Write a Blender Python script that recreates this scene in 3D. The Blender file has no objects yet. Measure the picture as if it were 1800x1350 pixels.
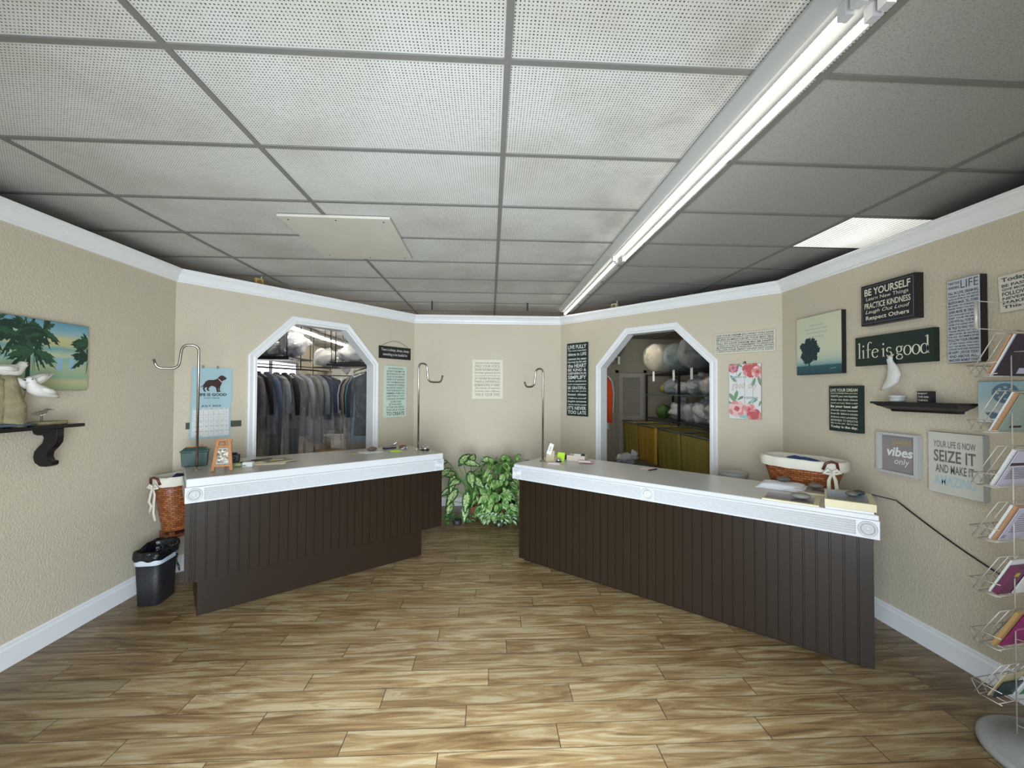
import bpy, math, random
from mathutils import Vector, Matrix, noise

random.seed(7)
SC = bpy.context.scene
COL = SC.collection
PI = math.pi

# ------------------------------------------------------------------ camera
CAM_H = 1.65
cam_d = bpy.data.cameras.new('camera')
cam_d.sensor_fit = 'HORIZONTAL'
cam_d.sensor_width = 36.0
cam_d.lens = 36.0 * 735.3 / 1800.0
cam_d.clip_start = 0.02
cam = bpy.data.objects.new('camera', cam_d)
COL.objects.link(cam)
yaw, pitch, roll = -.0519, .0176, .0052
fw = Vector((-math.sin(yaw) * math.cos(pitch), math.cos(yaw) * math.cos(pitch), math.sin(pitch)))
rt = Vector((math.cos(yaw), math.sin(yaw), 0))
up = rt.cross(fw)
r2 = rt * math.cos(roll) + up * math.sin(roll)
u2 = -rt * math.sin(roll) + up * math.cos(roll)
cm = Matrix((r2, u2, -fw)).transposed().to_4x4()
cm.translation = Vector((0, 0, CAM_H))
cam.matrix_world = cm
SC.camera = cam

# ------------------------------------------------------------------ world, daylight, exposure
SC.view_settings.view_transform = 'Standard'
SC.view_settings.look = 'None'
SC.view_settings.gamma = 1.0
SC.view_settings.use_curve_mapping = False
SC.view_settings.exposure = -0.2
w = bpy.data.worlds.new('sky')
SC.world = w
w.use_nodes = True
bg = w.node_tree.nodes['Background']
bg.inputs[0].default_value = (0.72, 0.84, 1.0, 1)
bg.inputs[1].default_value = 0.6


def area(name, loc, rot, sx, sy, energy, color, spread=180):
    l = bpy.data.lights.new(name, 'AREA')
    l.shape = 'RECTANGLE'
    l.size, l.size_y = sx, sy
    l.energy = energy
    l.color = color
    o = bpy.data.objects.new(name, l)
    o.location = loc
    o.rotation_euler = rot
    l.spread = math.radians(spread)
    COL.objects.link(o)
    return o


# daylight through the shop door and the two shop windows behind the camera
area('door_daylight', (-.15, -.22, 1.06), (PI / 2, 0, 0), 1.7, 2.05, 150, (0.80, 0.91, 1.0), 120)
area('door_skylight', (-.15, -.20, 2.05), (math.radians(35), 0, 0), 1.5, .5, 150, (0.62, 0.81, 1.0), 85)
area('window_daylight', (-2.0, -.22, 1.45), (PI / 2, 0, 0), 1.2, 1.6, 12, (0.80, 0.91, 1.0))
area('window_daylight', (2.0, -.22, 1.45), (PI / 2, 0, 0), 1.2, 1.6, 12, (0.80, 0.91, 1.0))

TUBE_STRENGTH = 11.0
BACK_TUBE_STRENGTH = 110.0
CEIL = 2.876

# ------------------------------------------------------------------ materials


def hexc(h):
    h = h.lstrip('#')
    c = [int(h[i:i + 2], 16) / 255 for i in (0, 2, 4)]
    return tuple(x / 12.92 if x <= .04045 else ((x + .055) / 1.055) ** 2.4 for x in c) + (1,)


class NT:
    def __init__(self, name):
        self.m = bpy.data.materials.new(name)
        self.m.use_nodes = True
        self.t = self.m.node_tree
        self.b = self.t.nodes['Principled BSDF']

    def n(self, typ, **k):
        x = self.t.nodes.new(typ)
        for a, v in k.items():
            setattr(x, a, v)
        return x

    def l(self, a, b):
        self.t.links.new(a, b)

    def put(self, sock, v):
        if hasattr(v, 'links') or hasattr(v, 'is_linked'):
            self.l(v, sock)
        else:
            sock.default_value = v

    def math(self, op, a, b=None, c=None):
        x = self.n('ShaderNodeMath', operation=op)
        self.put(x.inputs[0], a)
        if b is not None:
            self.put(x.inputs[1], b)
        if c is not None:
            self.put(x.inputs[2], c)
        return x.outputs[0]

    def mix(self, f, a, b, blend='MIX'):
        x = self.n('ShaderNodeMix', data_type='RGBA', blend_type=blend)
        self.put(x.inputs[0], f)
        self.put(x.inputs[6], a)
        self.put(x.inputs[7], b)
        return x.outputs[2]

    def co(self, scale=(1, 1, 1), which='Object'):
        tc = self.n('ShaderNodeTexCoord')
        mp = self.n('ShaderNodeMapping')
        mp.inputs['Scale'].default_value = scale
        self.l(tc.outputs[which], mp.inputs[0])
        return mp.outputs[0]

    def noise(self, vec, scale, detail=3, rough=.5, dist=0):
        x = self.n('ShaderNodeTexNoise')
        self.l(vec, x.inputs['Vector'])
        x.inputs['Scale'].default_value = scale
        x.inputs['Detail'].default_value = detail
        x.inputs['Roughness'].default_value = rough
        x.inputs['Distortion'].default_value = dist
        return x.outputs[0]

    def ramp(self, f, stops, interp='LINEAR'):
        x = self.n('ShaderNodeValToRGB')
        x.color_ramp.interpolation = interp
        e = x.color_ramp.elements
        while len(e) < len(stops):
            e.new(.5)
        for i, (p, c) in enumerate(stops):
            e[i].position = p
            e[i].color = c if len(c) == 4 else tuple(c) + (1,)
        self.put(x.inputs[0], f)
        return x.outputs[0]

    def bump(self, h, strength=.3, dist=.01):
        x = self.n('ShaderNodeBump')
        x.inputs['Strength'].default_value = strength
        x.inputs['Distance'].default_value = dist
        self.l(h, x.inputs['Height'])
        self.l(x.outputs[0], self.b.inputs['Normal'])

    def base(self, c):
        self.put(self.b.inputs['Base Color'], c)

    def set(self, **k):
        for a, v in k.items():
            self.b.inputs[a.replace('_', ' ')].default_value = v


MATS = {}


def mat(name, col, rough=.6, metal=0, var=0.0, vs=8, bump=0.0, bs=60, bd=.003, spec=.5, alpha=1, emit=0, scale=(1, 1, 1)):
    if name in MATS:
        return MATS[name]
    k = NT(name)
    c = hexc(col) if isinstance(col, str) else tuple(col) + (1,)
    k.base(c)
    if var:
        v = k.co(scale)
        f = k.noise(v, vs, 4)
        f = k.math('MULTIPLY_ADD', f, 2 * var, 1 - var)
        x = k.n('ShaderNodeVectorMath', operation='SCALE')
        x.inputs[0].default_value = c[:3]
        k.l(f, x.inputs['Scale'])
        k.l(x.outputs[0], k.b.inputs['Base Color'])
    if bump:
        k.bump(k.noise(k.co(scale), bs, 3), bump, bd)
    k.b.inputs['Roughness'].default_value = rough
    k.b.inputs['Metallic'].default_value = metal
    k.b.inputs['Specular IOR Level'].default_value = spec
    if alpha < 1:
        k.b.inputs['Alpha'].default_value = alpha
    if emit:
        k.b.inputs['Emission Color'].default_value = c
        k.b.inputs['Emission Strength'].default_value = emit
    MATS[name] = k.m
    return k.m


def m_wall():
    k = NT('textured_wall_paint')
    v = k.co()
    f = k.noise(v, 1.3, 3)
    k.base(k.mix(f, hexc('#cbc0aa'), hexc('#d3c8b3')))
    h = k.noise(v, 85, 3, .6)
    k.bump(k.ramp(h, [(.35, (0, 0, 0)), (.65, (1, 1, 1))]), .5, .004)
    k.set(Roughness=.62)
    k.b.inputs['Specular IOR Level'].default_value = .3
    return k.m


def m_floor():
    k = NT('wood_plank_tile')
    tc = k.n('ShaderNodeTexCoord')
    sp = k.n('ShaderNodeSeparateXYZ')
    k.l(tc.outputs['Object'], sp.inputs[0])
    X, Y = sp.outputs[0], sp.outputs[1]
    W, L, SH = .1425, 1.016, .565
    ry = k.math('DIVIDE', k.math('SUBTRACT', Y, 2.094), W)
    row = k.math('FLOOR', ry)
    fy = k.math('FRACT', ry)
    px = k.math('DIVIDE', k.math('SUBTRACT', k.math('ADD', X, .114), k.math('MULTIPLY', row, SH)), L)
    col = k.math('FLOOR', px)
    fx = k.math('FRACT', px)
    # joints
    ey = k.math('MULTIPLY', k.math('MINIMUM', fy, k.math('SUBTRACT', 1, fy)), W)
    ex = k.math('MULTIPLY', k.math('MINIMUM', fx, k.math('SUBTRACT', 1, fx)), L)
    jy = k.math('LESS_THAN', ey, .0016)
    jx = k.math('LESS_THAN', ex, .0021)
    joint = k.math('MAXIMUM', jy, jx)
    cid = k.n('ShaderNodeCombineXYZ')
    k.l(row, cid.inputs[0])
    k.l(col, cid.inputs[1])
    wn = k.n('ShaderNodeTexWhiteNoise', noise_dimensions='3D')
    k.l(cid.outputs[0], wn.inputs[0])
    off = k.n('ShaderNodeVectorMath', operation='SCALE')
    k.l(wn.outputs['Color'], off.inputs[0])
    off.inputs['Scale'].default_value = 9
    st = k.n('ShaderNodeCombineXYZ')
    k.l(k.math('MULTIPLY', X, 1.5), st.inputs[0])
    k.l(k.math('MULTIPLY', Y, 13), st.inputs[1])
    add = k.n('ShaderNodeVectorMath', operation='ADD')
    k.l(st.outputs[0], add.inputs[0])
    k.l(off.outputs[0], add.inputs[1])
    g1 = k.noise(add.outputs[0], 1.15, 5, .62, 1.6)
    st2 = k.n('ShaderNodeVectorMath', operation='MULTIPLY')
    k.l(add.outputs[0], st2.inputs[0])
    st2.inputs[1].default_value = (1, 6, 1)
    g2 = k.noise(st2.outputs[0], 1.8, 4, .6, .4)
    c = k.ramp(g1, [(.26, hexc('#3a2914')), (.38, hexc('#64482a')), (.50, hexc('#806642')), (.62, hexc('#9c8968')), (.78, hexc('#6c512f'))])
    c = k.mix(k.math('MULTIPLY', g2, .5), c, hexc('#6a5233'))
    kn = k.n('ShaderNodeTexVoronoi')
    k.l(add.outputs[0], kn.inputs['Vector'])
    kn.inputs['Scale'].default_value = .55
    knot = k.ramp(kn.outputs['Distance'], [(.03, (1, 1, 1)), (.16, (0, 0, 0))])
    c = k.mix(k.math('MULTIPLY', knot, .7), c, hexc('#3d2a18'))
    tone = k.math('MULTIPLY_ADD', wn.outputs['Value'], .20, .74)
    s = k.n('ShaderNodeVectorMath', operation='SCALE')
    k.l(c, s.inputs[0])
    k.l(tone, s.inputs['Scale'])
    c = k.mix(joint, s.outputs[0], hexc('#2b221a'))
    k.base(c)
    k.l(k.math('MULTIPLY_ADD', g2, .15, .30), k.b.inputs['Roughness'])
    hh = k.math('SUBTRACT', k.math('MULTIPLY', g2, .15), joint)
    k.bump(hh, .18, .002)
    return k.m


def m_tiles():
    """perforated tiles on one side of the strip light, plain stippled tiles on the other."""
    k = NT('ceiling_tile')
    tc = k.n('ShaderNodeTexCoord')
    sp = k.n('ShaderNodeSeparateXYZ')
    k.l(tc.outputs['Object'], sp.inputs[0])
    X, Y = sp.outputs[0], sp.outputs[1]
    S = .0135
    fx = k.math('SUBTRACT', k.math('FRACT', k.math('DIVIDE', X, S)), .5)
    fy = k.math('SUBTRACT', k.math('FRACT', k.math('DIVIDE', Y, S)), .5)
    d = k.math('SQRT', k.math('ADD', k.math('MULTIPLY', fx, fx), k.math('MULTIPLY', fy, fy)))
    v = k.co()
    jit = k.noise(v, 40, 2)
    hole = k.math('LESS_THAN', d, k.math('MULTIPLY_ADD', jit, .22, .09))
    big = k.noise(v, 1.4, 4, .6)
    c0 = k.mix(k.ramp(big, [(.42, (0, 0, 0)), (.75, (1, 1, 1))]), hexc('#cdccc7'), hexc('#b9b6ac'))
    gx = k.ramp(X, [(.45, (0, 0, 0)), (.93, (1, 1, 1)), (.99, (0, 0, 0))])
    grime = k.math('MULTIPLY', k.ramp(k.noise(v, 3.2, 5, .65), [(.42, (0, 0, 0)), (.72, (1, 1, 1))]), gx)
    c0 = k.mix(k.math('MULTIPLY', grime, .55), c0, hexc('#77746b'))
    c0 = k.mix(hole, c0, hexc('#4c4b47'))
    st = k.noise(v, 160, 3, .7)
    c1 = k.mix(k.ramp(st, [(.38, (1, 1, 1)), (.46, (0, 0, 0))]), hexc('#a2a19c'), hexc('#858480'))
    plain = k.math('GREATER_THAN', X, 1.277)
    k.base(k.mix(plain, c0, c1))
    k.set(Roughness=.9)
    k.b.inputs['Specular IOR Level'].default_value = .1
    k.bump(st, .25, .003)
    return k.m


def m_leaf(name, a, b, sc, lo, hi):
    k = NT(name)
    f = k.noise(k.co(), sc, 3, .6)
    k.base(k.mix(k.ramp(f, [(lo, (0, 0, 0)), (hi, (1, 1, 1))]), hexc(a), hexc(b)))
    k.set(Roughness=.38)
    return k.m


def m_wicker(name, a, b, s=1.0):
    k = NT(name)
    tc = k.n('ShaderNodeTexCoord')
    br = k.n('ShaderNodeTexBrick')
    mp = k.n('ShaderNodeMapping')
    mp.inputs['Scale'].default_value = (1, 1, 1)
    k.l(tc.outputs['UV'], mp.inputs[0])
    k.l(mp.outputs[0], br.inputs['Vector'])
    br.inputs['Color1'].default_value = hexc(a)
    br.inputs['Color2'].default_value = hexc(b)
    br.inputs['Mortar'].default_value = hexc('#5a3018')
    br.inputs['Scale'].default_value = 1
    br.inputs['Mortar Size'].default_value = .05
    br.inputs['Mortar Smooth'].default_value = .6
    br.inputs['Brick Width'].default_value = 1.0
    br.inputs['Row Height'].default_value = .5
    k.l(br.outputs['Color'], k.b.inputs['Base Color'])
    inv = k.math('SUBTRACT', 1, br.outputs['Fac'])
    k.bump(inv, .9, .006)
    k.set(Roughness=.4)
    return k.m


def m_bands(name, stops, z0, z1, nz=.06, ns=9, axis=1, rough=.55):
    """a printed or painted picture: colours in bands, wobbled by noise (paint, not light)."""
    k = NT(name)
    v = k.co()
    sp = k.n('ShaderNodeSeparateXYZ')
    k.l(v, sp.inputs[0])
    f = k.math('DIVIDE', k.math('SUBTRACT', sp.outputs[axis], z0), z1 - z0)
    mp = k.n('ShaderNodeMapping')
    mp.inputs['Scale'].default_value = (1, 3, 1)
    k.l(v, mp.inputs[0])
    n = k.noise(mp.outputs[0], ns, 4, .6)
    f = k.math('ADD', f, k.math('MULTIPLY', k.math('SUBTRACT', n, .5), nz * 2))
    k.base(k.ramp(f, [(p, hexc(c)) for p, c in stops]))
    k.set(Roughness=rough)
    return k.m


def m_film(name, tint, cover=.30):
    """thin clear polythene: part see-through, part glossy with wrinkles."""
    k = NT(name)
    v = k.co()
    h = k.noise(v, 11, 4, .65, 1.2)
    tr = k.n('ShaderNodeBsdfTransparent')
    gl = k.n('ShaderNodeBsdfGlossy')
    gl.inputs['Roughness'].default_value = .10
    gl.inputs['Color'].default_value = (.95, .97, 1, 1)
    df = k.n('ShaderNodeBsdfDiffuse')
    df.inputs['Color'].default_value = hexc(tint)
    bp = k.n('ShaderNodeBump')
    bp.inputs['Strength'].default_value = 1
    bp.inputs['Distance'].default_value = .06
    k.l(h, bp.inputs['Height'])
    k.l(bp.outputs[0], gl.inputs['Normal'])
    lw = k.n('ShaderNodeLayerWeight')
    lw.inputs[0].default_value = .35
    m1 = k.n('ShaderNodeMixShader')
    m1.inputs[0].default_value = .62
    k.l(df.outputs[0], m1.inputs[1])
    k.l(gl.outputs[0], m1.inputs[2])
    m2 = k.n('ShaderNodeMixShader')
    k.l(k.math('MULTIPLY_ADD', lw.outputs['Facing'], .35, cover), m2.inputs[0])
    k.l(tr.outputs[0], m2.inputs[1])
    k.l(m1.outputs[0], m2.inputs[2])
    out = [n for n in k.t.nodes if n.type == 'OUTPUT_MATERIAL'][0]
    k.l(m2.outputs[0], out.inputs[0])
    return k.m


def m_tube(strength, pitch):
    """LED tube: bright dots of diodes along its length."""
    k = NT('led_tube_glow')
    v = k.co()
    sp = k.n('ShaderNodeSeparateXYZ')
    k.l(v, sp.inputs[0])
    f = k.math('FRACT', k.math('DIVIDE', sp.outputs[1], pitch))
    d = k.math('MULTIPLY', k.math('ABSOLUTE', k.math('SUBTRACT', f, .5)), 2)
    s = k.math('MULTIPLY_ADD', k.math('POWER', d, .6), -strength * 1.45, strength * 1.55)
    k.base((.9, .9, .9, 1))
    k.b.inputs['Emission Color'].default_value = (1, .95, .84, 1)
    k.l(s, k.b.inputs['Emission Strength'])
    return k.m


def m_lens():
    k = NT('prismatic_lens')
    v = k.co()
    sp = k.n('ShaderNodeSeparateXYZ')
    k.l(v, sp.inputs[0])
    f = k.math('ABSOLUTE', k.math('SUBTRACT', k.math('FRACT', k.math('DIVIDE', sp.outputs[0], .035)), .5))
    n = k.noise(v, 2.5, 2)
    s = k.math('ADD', k.math('MULTIPLY_ADD', f, 1.5, .05), k.math('MULTIPLY', n, .5))
    k.base((.8, .8, .76, 1))
    k.b.inputs['Emission Color'].default_value = (1, 1, .93, 1)
    k.l(s, k.b.inputs['Emission Strength'])
    return k.m


WALL = m_wall()
FLOOR = m_floor()
TILE = m_tiles()
WHITE = mat('white_gloss_paint', '#ececec', .35, var=.03, vs=14)
WHITE_TRIM = mat('white_trim_paint', '#bdbdbe', .3)
GREYBAR = mat('grey_ceiling_grid', '#75746f', .6, var=.12, vs=6)
PANEL_BROWN = mat('dark_brown_paint', '#261c14', .30, var=.06, vs=5, bump=.06, bs=200, bd=.001, spec=.20)
TOP_TAUPE = mat('taupe_laminate', '#a9a49a', .28, var=.06, vs=30)
TOP_PALE = mat('pale_grey_laminate', '#c3c1bb', .28, var=.05, vs=30)
STEEL = mat('brushed_steel', '#a79f98', .22, 1)
CHROME = mat('chrome', '#d5d5d5', .12, 1)
BLACK = mat('black_paint', '#15151a', .4)
BLACK_PLASTIC = mat('black_plastic', '#1b1b1d', .45, bump=.25, bs=90)
NAVY = mat('navy_black_board', '#1b1b28', .5)
GREENBLACK = mat('green_black_board', '#142823', .5, var=.15, vs=20)
CREAM_INK = mat('cream_lettering', '#dedac4', .6)
WHITE_INK = mat('white_lettering', '#e2e2dc', .6)
DARK_INK = mat('dark_lettering', '#33363c', .7)
GREY_INK = mat('grey_lettering', '#7f7d72', .7)
PAPER = mat('white_paper', '#d9d9d6', .8)
PAPER2 = mat('cream_paper', '#d4c9a8', .8, var=.06, vs=60)
KRAFT = mat('tan_envelope_paper', '#b38a66', .8, var=.06)
PINK = mat('pink_paper', '#d9a3a4', .8)
NEON = mat('neon_green_paper', '#b7e23a', .7)
WOOD_ORANGE = mat('orange_oak', '#a56a35', .4, var=.22, vs=18, scale=(1, 1, 8))
WOOD_BROWN = mat('brown_stand_wood', '#6d3c22', .45, var=.2, vs=12)
WICKER = m_wicker('woven_wicker', '#b06c3e', '#80441f')
LINEN = mat('cream_linen', '#dcd6c6', .85, var=.05, bump=.3, bs=40)
STONE = mat('grey_brown_stone', '#6e675c', .5, var=.25, vs=40, bump=.2, bs=60)
FILM = m_film('clear_polythene', '#a9adb0', .13)
FILM_BAG = m_film('milky_polythene', '#e4e6e6', .42)
WIRE = mat('pale_wire', '#bdb6ab', .4, .3)

# ------------------------------------------------------------------ mesh building


class MB:
    def __init__(self):
        self.v, self.f, self.mi, self.sm, self.uv = [], [], [], [], {}

    def add(self, vs, fs, m=0, smooth=False, M=None, uvs=None):
        o = len(self.v)
        for p in vs:
            p = Vector(p)
            if M is not None:
                p = M @ p
            self.v.append(tuple(p))
        for i, f in enumerate(fs):
            if uvs:
                self.uv[len(self.f)] = uvs[i]
            self.f.append(tuple(o + j for j in f))
            self.mi.append(m)
            self.sm.append(smooth)
        return self

    def box(self, x0, x1, y0, y1, z0, z1, m=0, M=None):
        vs = [(x0, y0, z0), (x1, y0, z0), (x1, y1, z0), (x0, y1, z0), (x0, y0, z1), (x1, y0, z1), (x1, y1, z1), (x0, y1, z1)]
        fs = [(3, 2, 1, 0), (4, 5, 6, 7), (0, 1, 5, 4), (1, 2, 6, 5), (2, 3, 7, 6), (3, 0, 4, 7)]
        return self.add(vs, fs, m, False, M)

    def prism(self, poly, z0, z1, m=0, M=None, top=None):
        n = len(poly)
        a = sum(poly[i][0] * poly[(i + 1) % n][1] - poly[(i + 1) % n][0] * poly[i][1] for i in range(n))
        if a < 0:
            poly = poly[::-1]
        top = poly if top is None else (top[::-1] if a < 0 else top)
        vs = [(x, y, z0) for x, y in poly] + [(x, y, z1) for x, y in top]
        fs = [tuple(range(n - 1, -1, -1)), tuple(range(n, 2 * n))]
        fs += [(i, (i + 1) % n, n + (i + 1) % n, n + i) for i in range(n)]
        return self.add(vs, fs, m, False, M)

    def poly(self, pts, z=0, m=0, M=None):
        n = len(pts)
        a = sum(pts[i][0] * pts[(i + 1) % n][1] - pts[(i + 1) % n][0] * pts[i][1] for i in range(n))
        if a < 0:
            pts = pts[::-1]
        return self.add([(x, y, z) for x, y in pts], [tuple(range(n))], m, False, M)

    def tube(self, pts, r, seg=8, m=0, M=None, caps=True, flat=None, smooth=True):
        pts = [Vector(p) for p in pts]
        n = len(pts)
        rs = r if isinstance(r, (list, tuple)) else [r] * n
        t0 = (pts[1] - pts[0]).normalized()
        ref = Vector((0, 0, 1)) if abs(t0.z) < .9 else Vector((1, 0, 0))
        a = t0.cross(ref).normalized()
        vs, fs = [], []
        for i in range(n):
            t = (pts[min(i + 1, n - 1)] - pts[max(i - 1, 0)]).normalized()
            a = (a - t * a.dot(t)).normalized()
            b = t.cross(a)
            for j in range(seg):
                th = 2 * PI * j / seg
                d = a * math.cos(th) + b * math.sin(th)
                if flat is not None:
                    ax, kf = flat
                    ax = Vector(ax)
                    d = d - ax * d.dot(ax) * (1 - kf)
                vs.append(pts[i] + d * rs[i])
        for i in range(n - 1):
            for j in range(seg):
                k = (j + 1) % seg
                fs.append((i * seg + j, i * seg + k, (i + 1) * seg + k, (i + 1) * seg + j))
        if caps:
            fs.append(tuple(range(seg - 1, -1, -1)))
            fs.append(tuple((n - 1) * seg + j for j in range(seg)))
        return self.add(vs, fs, m, smooth, M)

    def lathe(self, prof, seg=32, m=0, M=None, sx=1, sy=1, sup=2, smooth=True, us=0, vs_=0, caps=True):
        """profile (r, z) about Z; sup > 2 gives a rounded-rectangle section; us/vs_ > 0 writes weave UVs."""
        vs, fs, uvs = [], [], []
        for r, z in prof:
            for j in range(seg):
                th = 2 * PI * j / seg
                c, s = math.cos(th), math.sin(th)
                if sup != 2:
                    q = (abs(c) ** sup + abs(s) ** sup) ** (-1 / sup)
                    c, s = c * q, s * q
                vs.append((r * c * sx, r * s * sy, z))
        n = len(prof)
        for i in range(n - 1):
            for j in range(seg):
                k = (j + 1) % seg
                fs.append((i * seg + j, i * seg + k, (i + 1) * seg + k, (i + 1) * seg + j))
                if us:
                    u0, u1 = j / seg * us, (j + 1) / seg * us
                    v0, v1 = prof[i][1] * vs_, prof[i + 1][1] * vs_
                    uvs.append(((u0, v0), (u1, v0), (u1, v1), (u0, v1)))
        if caps and prof[0][0] > 1e-4:
            fs.append(tuple(range(seg - 1, -1, -1)))
            uvs.append([(0, 0)] * seg)
        if caps and prof[-1][0] > 1e-4 and not (abs(prof[-1][0] - prof[0][0]) < 1e-6 and abs(prof[-1][1] - prof[0][1]) < 1e-6):
            fs.append(tuple((n - 1) * seg + j for j in range(seg)))
            uvs.append([(0, 0)] * seg)
        return self.add(vs, fs, m, smooth, M, uvs if us else None)

    def ell(self, c, r, seg=16, rings=10, m=0, M=None, fn=None):
        vs, fs = [], []
        for i in range(rings + 1):
            ph = -PI / 2 + PI * i / rings
            for j in range(seg):
                th = 2 * PI * j / seg
                d = Vector((math.cos(ph) * math.cos(th), math.cos(ph) * math.sin(th), math.sin(ph)))
                k = fn(d) if fn else 1
                vs.append((c[0] + d.x * r[0] * k, c[1] + d.y * r[1] * k, c[2] + d.z * r[2] * k))
        for i in range(rings):
            for j in range(seg):
                k = (j + 1) % seg
                fs.append((i * seg + j, i * seg + k, (i + 1) * seg + k, (i + 1) * seg + j))
        return self.add(vs, fs, m, True, M)

    def mesh(self, name, mats):
        me = bpy.data.meshes.new(name)
        me.from_pydata(self.v, [], self.f)
        for x in (mats if isinstance(mats, (list, tuple)) else [mats]):
            me.materials.append(x)
        me.polygons.foreach_set('material_index', self.mi)
        me.polygons.foreach_set('use_smooth', self.sm)
        if self.uv:
            ul = me.uv_layers.new(name='UVMap')
            for fi, uvs in self.uv.items():
                for li, uv in zip(me.polygons[fi].loop_indices, uvs):
                    ul.data[li].uv = uv
        me.update()
        return me

    def build(self, name, mats, parent=None, loc=None, rotz=0, M=None, bevel=0, bseg=2):
        o = bpy.data.objects.new(name, self.mesh(name, mats))
        COL.objects.link(o)
        if parent is not None:
            o.parent = parent
        if M is not None:
            o.matrix_local = M
        else:
            if loc is not None:
                o.location = loc
            if rotz:
                o.rotation_euler = (0, 0, rotz)
        if bevel:
            b = o.modifiers.new('edge', 'BEVEL')
            b.width = bevel
            b.segments = bseg
            b.limit_method = 'ANGLE'
            b.angle_limit = math.radians(40)
        return o


def tag(o, label, cat, group=None):
    o['label'] = label
    o['category'] = cat
    if group:
        o['group'] = group
    return o


def thing(name, label, cat, loc=(0, 0, 0), rotz=0, group=None, M=None):
    o = bpy.data.objects.new(name, None)
    COL.objects.link(o)
    o.empty_display_size = .05
    if M is not None:
        o.matrix_world = M
    else:
        o.location = loc
        o.rotation_euler = (0, 0, rotz)
    return tag(o, label, cat, group)


def struct(o):
    o['kind'] = 'structure'
    return o


def copy_tree(o, **k):
    c = o.copy()
    COL.objects.link(c)
    for ch in o.children:
        d = ch.copy()
        COL.objects.link(d)
        d.parent = c
        for g in ch.children:
            e = g.copy()
            COL.objects.link(e)
            e.parent = d
    for a, b in k.items():
        c[a] = b
    return c


# ------------------------------------------------------------------ walls and their frames
WPTS = {'left': ((-2.85, 3.93), (-2.85, -.3)), 'dleft': ((-2.85, 3.93), (-1.1, 6.09)), 'back': ((-1.1, 6.09), (1.03, 6.09)),
        'dright': ((1.03, 6.09), (2.85, 3.94)), 'right': ((2.85, 3.94), (2.85, -.3))}


def wframe(wall, s, z, off=0.0):
    """local X = the viewer's right along the wall, Y = up, Z = out of the wall into the shop."""
    p, q = (Vector(a) for a in WPTS[wall])
    d = (q - p).normalized()
    n = Vector((d.y, -d.x))
    if n.dot(-p) < 0:
        n = -n
    o = p + d * s + n * off
    R = Vector((-n.y, n.x))
    m = Matrix(((R.x, 0, n.x, o.x), (R.y, 0, n.y, o.y), (0, 1, 0, z), (0, 0, 0, 1)))
    return m


T = .12   # wall thickness
WTOP = 2.735
pl, pdl, pbl, pbr, pdr = Vector((-2.85, -.3)), Vector((-2.85, 3.93)), Vector((-1.1, 6.09)), Vector((1.03, 6.09)), Vector((2.85, 3.94))


def plain_wall(name, a, b, th, z0=0, z1=WTOP, m=WALL):
    """wall slab from a to b, its inner face on the line, thickness th to the left-hand side of a->b."""
    a, b = Vector(a), Vector(b)
    d = (b - a).normalized()
    n = Vector((-d.y, d.x)) * th
    poly = [tuple(a), tuple(b), tuple(b + n), tuple(a + n)]
    return struct(MB().prism(poly, z0, z1).build(name, m))


plain_wall('wall_left', pl, pdl, T)
plain_wall('wall_back', pbl, pbr, T)
plain_wall('wall_right', pdr, (2.85, -.3), T)

OPENINGS = {'dleft': (.675, 2.10, 1.985, 2.40, .40), 'dright': (.70, 2.14, 1.975, 2.395, .41)}   # s0, s1, shoulder z, top z, chamfer


def octo(wall, grow=0.0):
    s0, s1, zs, zt, c = OPENINGS[wall]
    g = grow
    k = g * math.tan(math.radians(22.5))
    return [(s0 - g, 0), (s0 - g, zs + k), (s0 + c - k, zt + g), (s1 - c + k, zt + g), (s1 + g, zs + k), (s1 + g, 0)]


for wl, nm in (('dleft', 'wall_left_diagonal'), ('dright', 'wall_right_diagonal')):
    p, q = (Vector(a) for a in WPTS[wl])
    Lw = (q - p).length
    hole = octo(wl)
    outline = [(0, 0)] + hole + [(Lw, 0), (Lw, WTOP), (0, WTOP)]
    struct(MB().prism(outline, -T, 0).build(nm, WALL, M=wframe(wl, 0, 0)))


def sweep_open(path, prof, closed=False, m=0, mb=None, M=None):
    """sweep a 2-D profile (u outward from the path in-plane, w out of plane) along a flat path with mitres."""
    mb = mb or MB()
    P = [Vector(p) for p in path]
    n = len(P)
    rings = []
    for i in range(n):
        d0 = (P[i] - P[i - 1]).normalized() if i > 0 else (P[1] - P[0]).normalized()
        d1 = (P[i + 1] - P[i]).normalized() if i < n - 1 else d0
        n0, n1 = Vector((-d0.y, d0.x)), Vector((-d1.y, d1.x))
        b = (n0 + n1).normalized()
        k = 1 / max(.2, b.dot(n0))
        rings.append([(P[i].x + b.x * u * k, P[i].y + b.y * u * k, w) for u, w in prof])
    m_ = len(prof)
    vs = [v for r in rings for v in r]
    fs = []
    for i in range(n - 1):
        for j in range(m_):
            k = (j + 1) % m_
            fs.append((i * m_ + j, (i + 1) * m_ + j, (i + 1) * m_ + k, i * m_ + k))
    fs.append(tuple(range(m_)))
    fs.append(tuple((n - 1) * m_ + j for j in range(m_ - 1, -1, -1)))
    mb.add(vs, fs, m, False, M)
    return mb


# casings (structure trim) round both openings, plus the white jamb lining the wall
for i, wl in enumerate(('dleft', 'dright')):
    path = octo(wl)
    mb = MB()
    prof = [(0, 0), (0, .016), (.008, .02), (.022, .012), (.034, .014), (.05, .02), (.062, .022), (.072, .016), (.072, 0)]
    sweep_open(path, prof, mb=mb)
    lin = [(-.012, -T - .01), (-.012, .012), (0, .012), (0, -T - .01)]
    sweep_open(path, lin, mb=mb)
    struct(mb.build('trim_%d' % (i + 1), WHITE, M=wframe(wl, 0, 0)))

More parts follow.
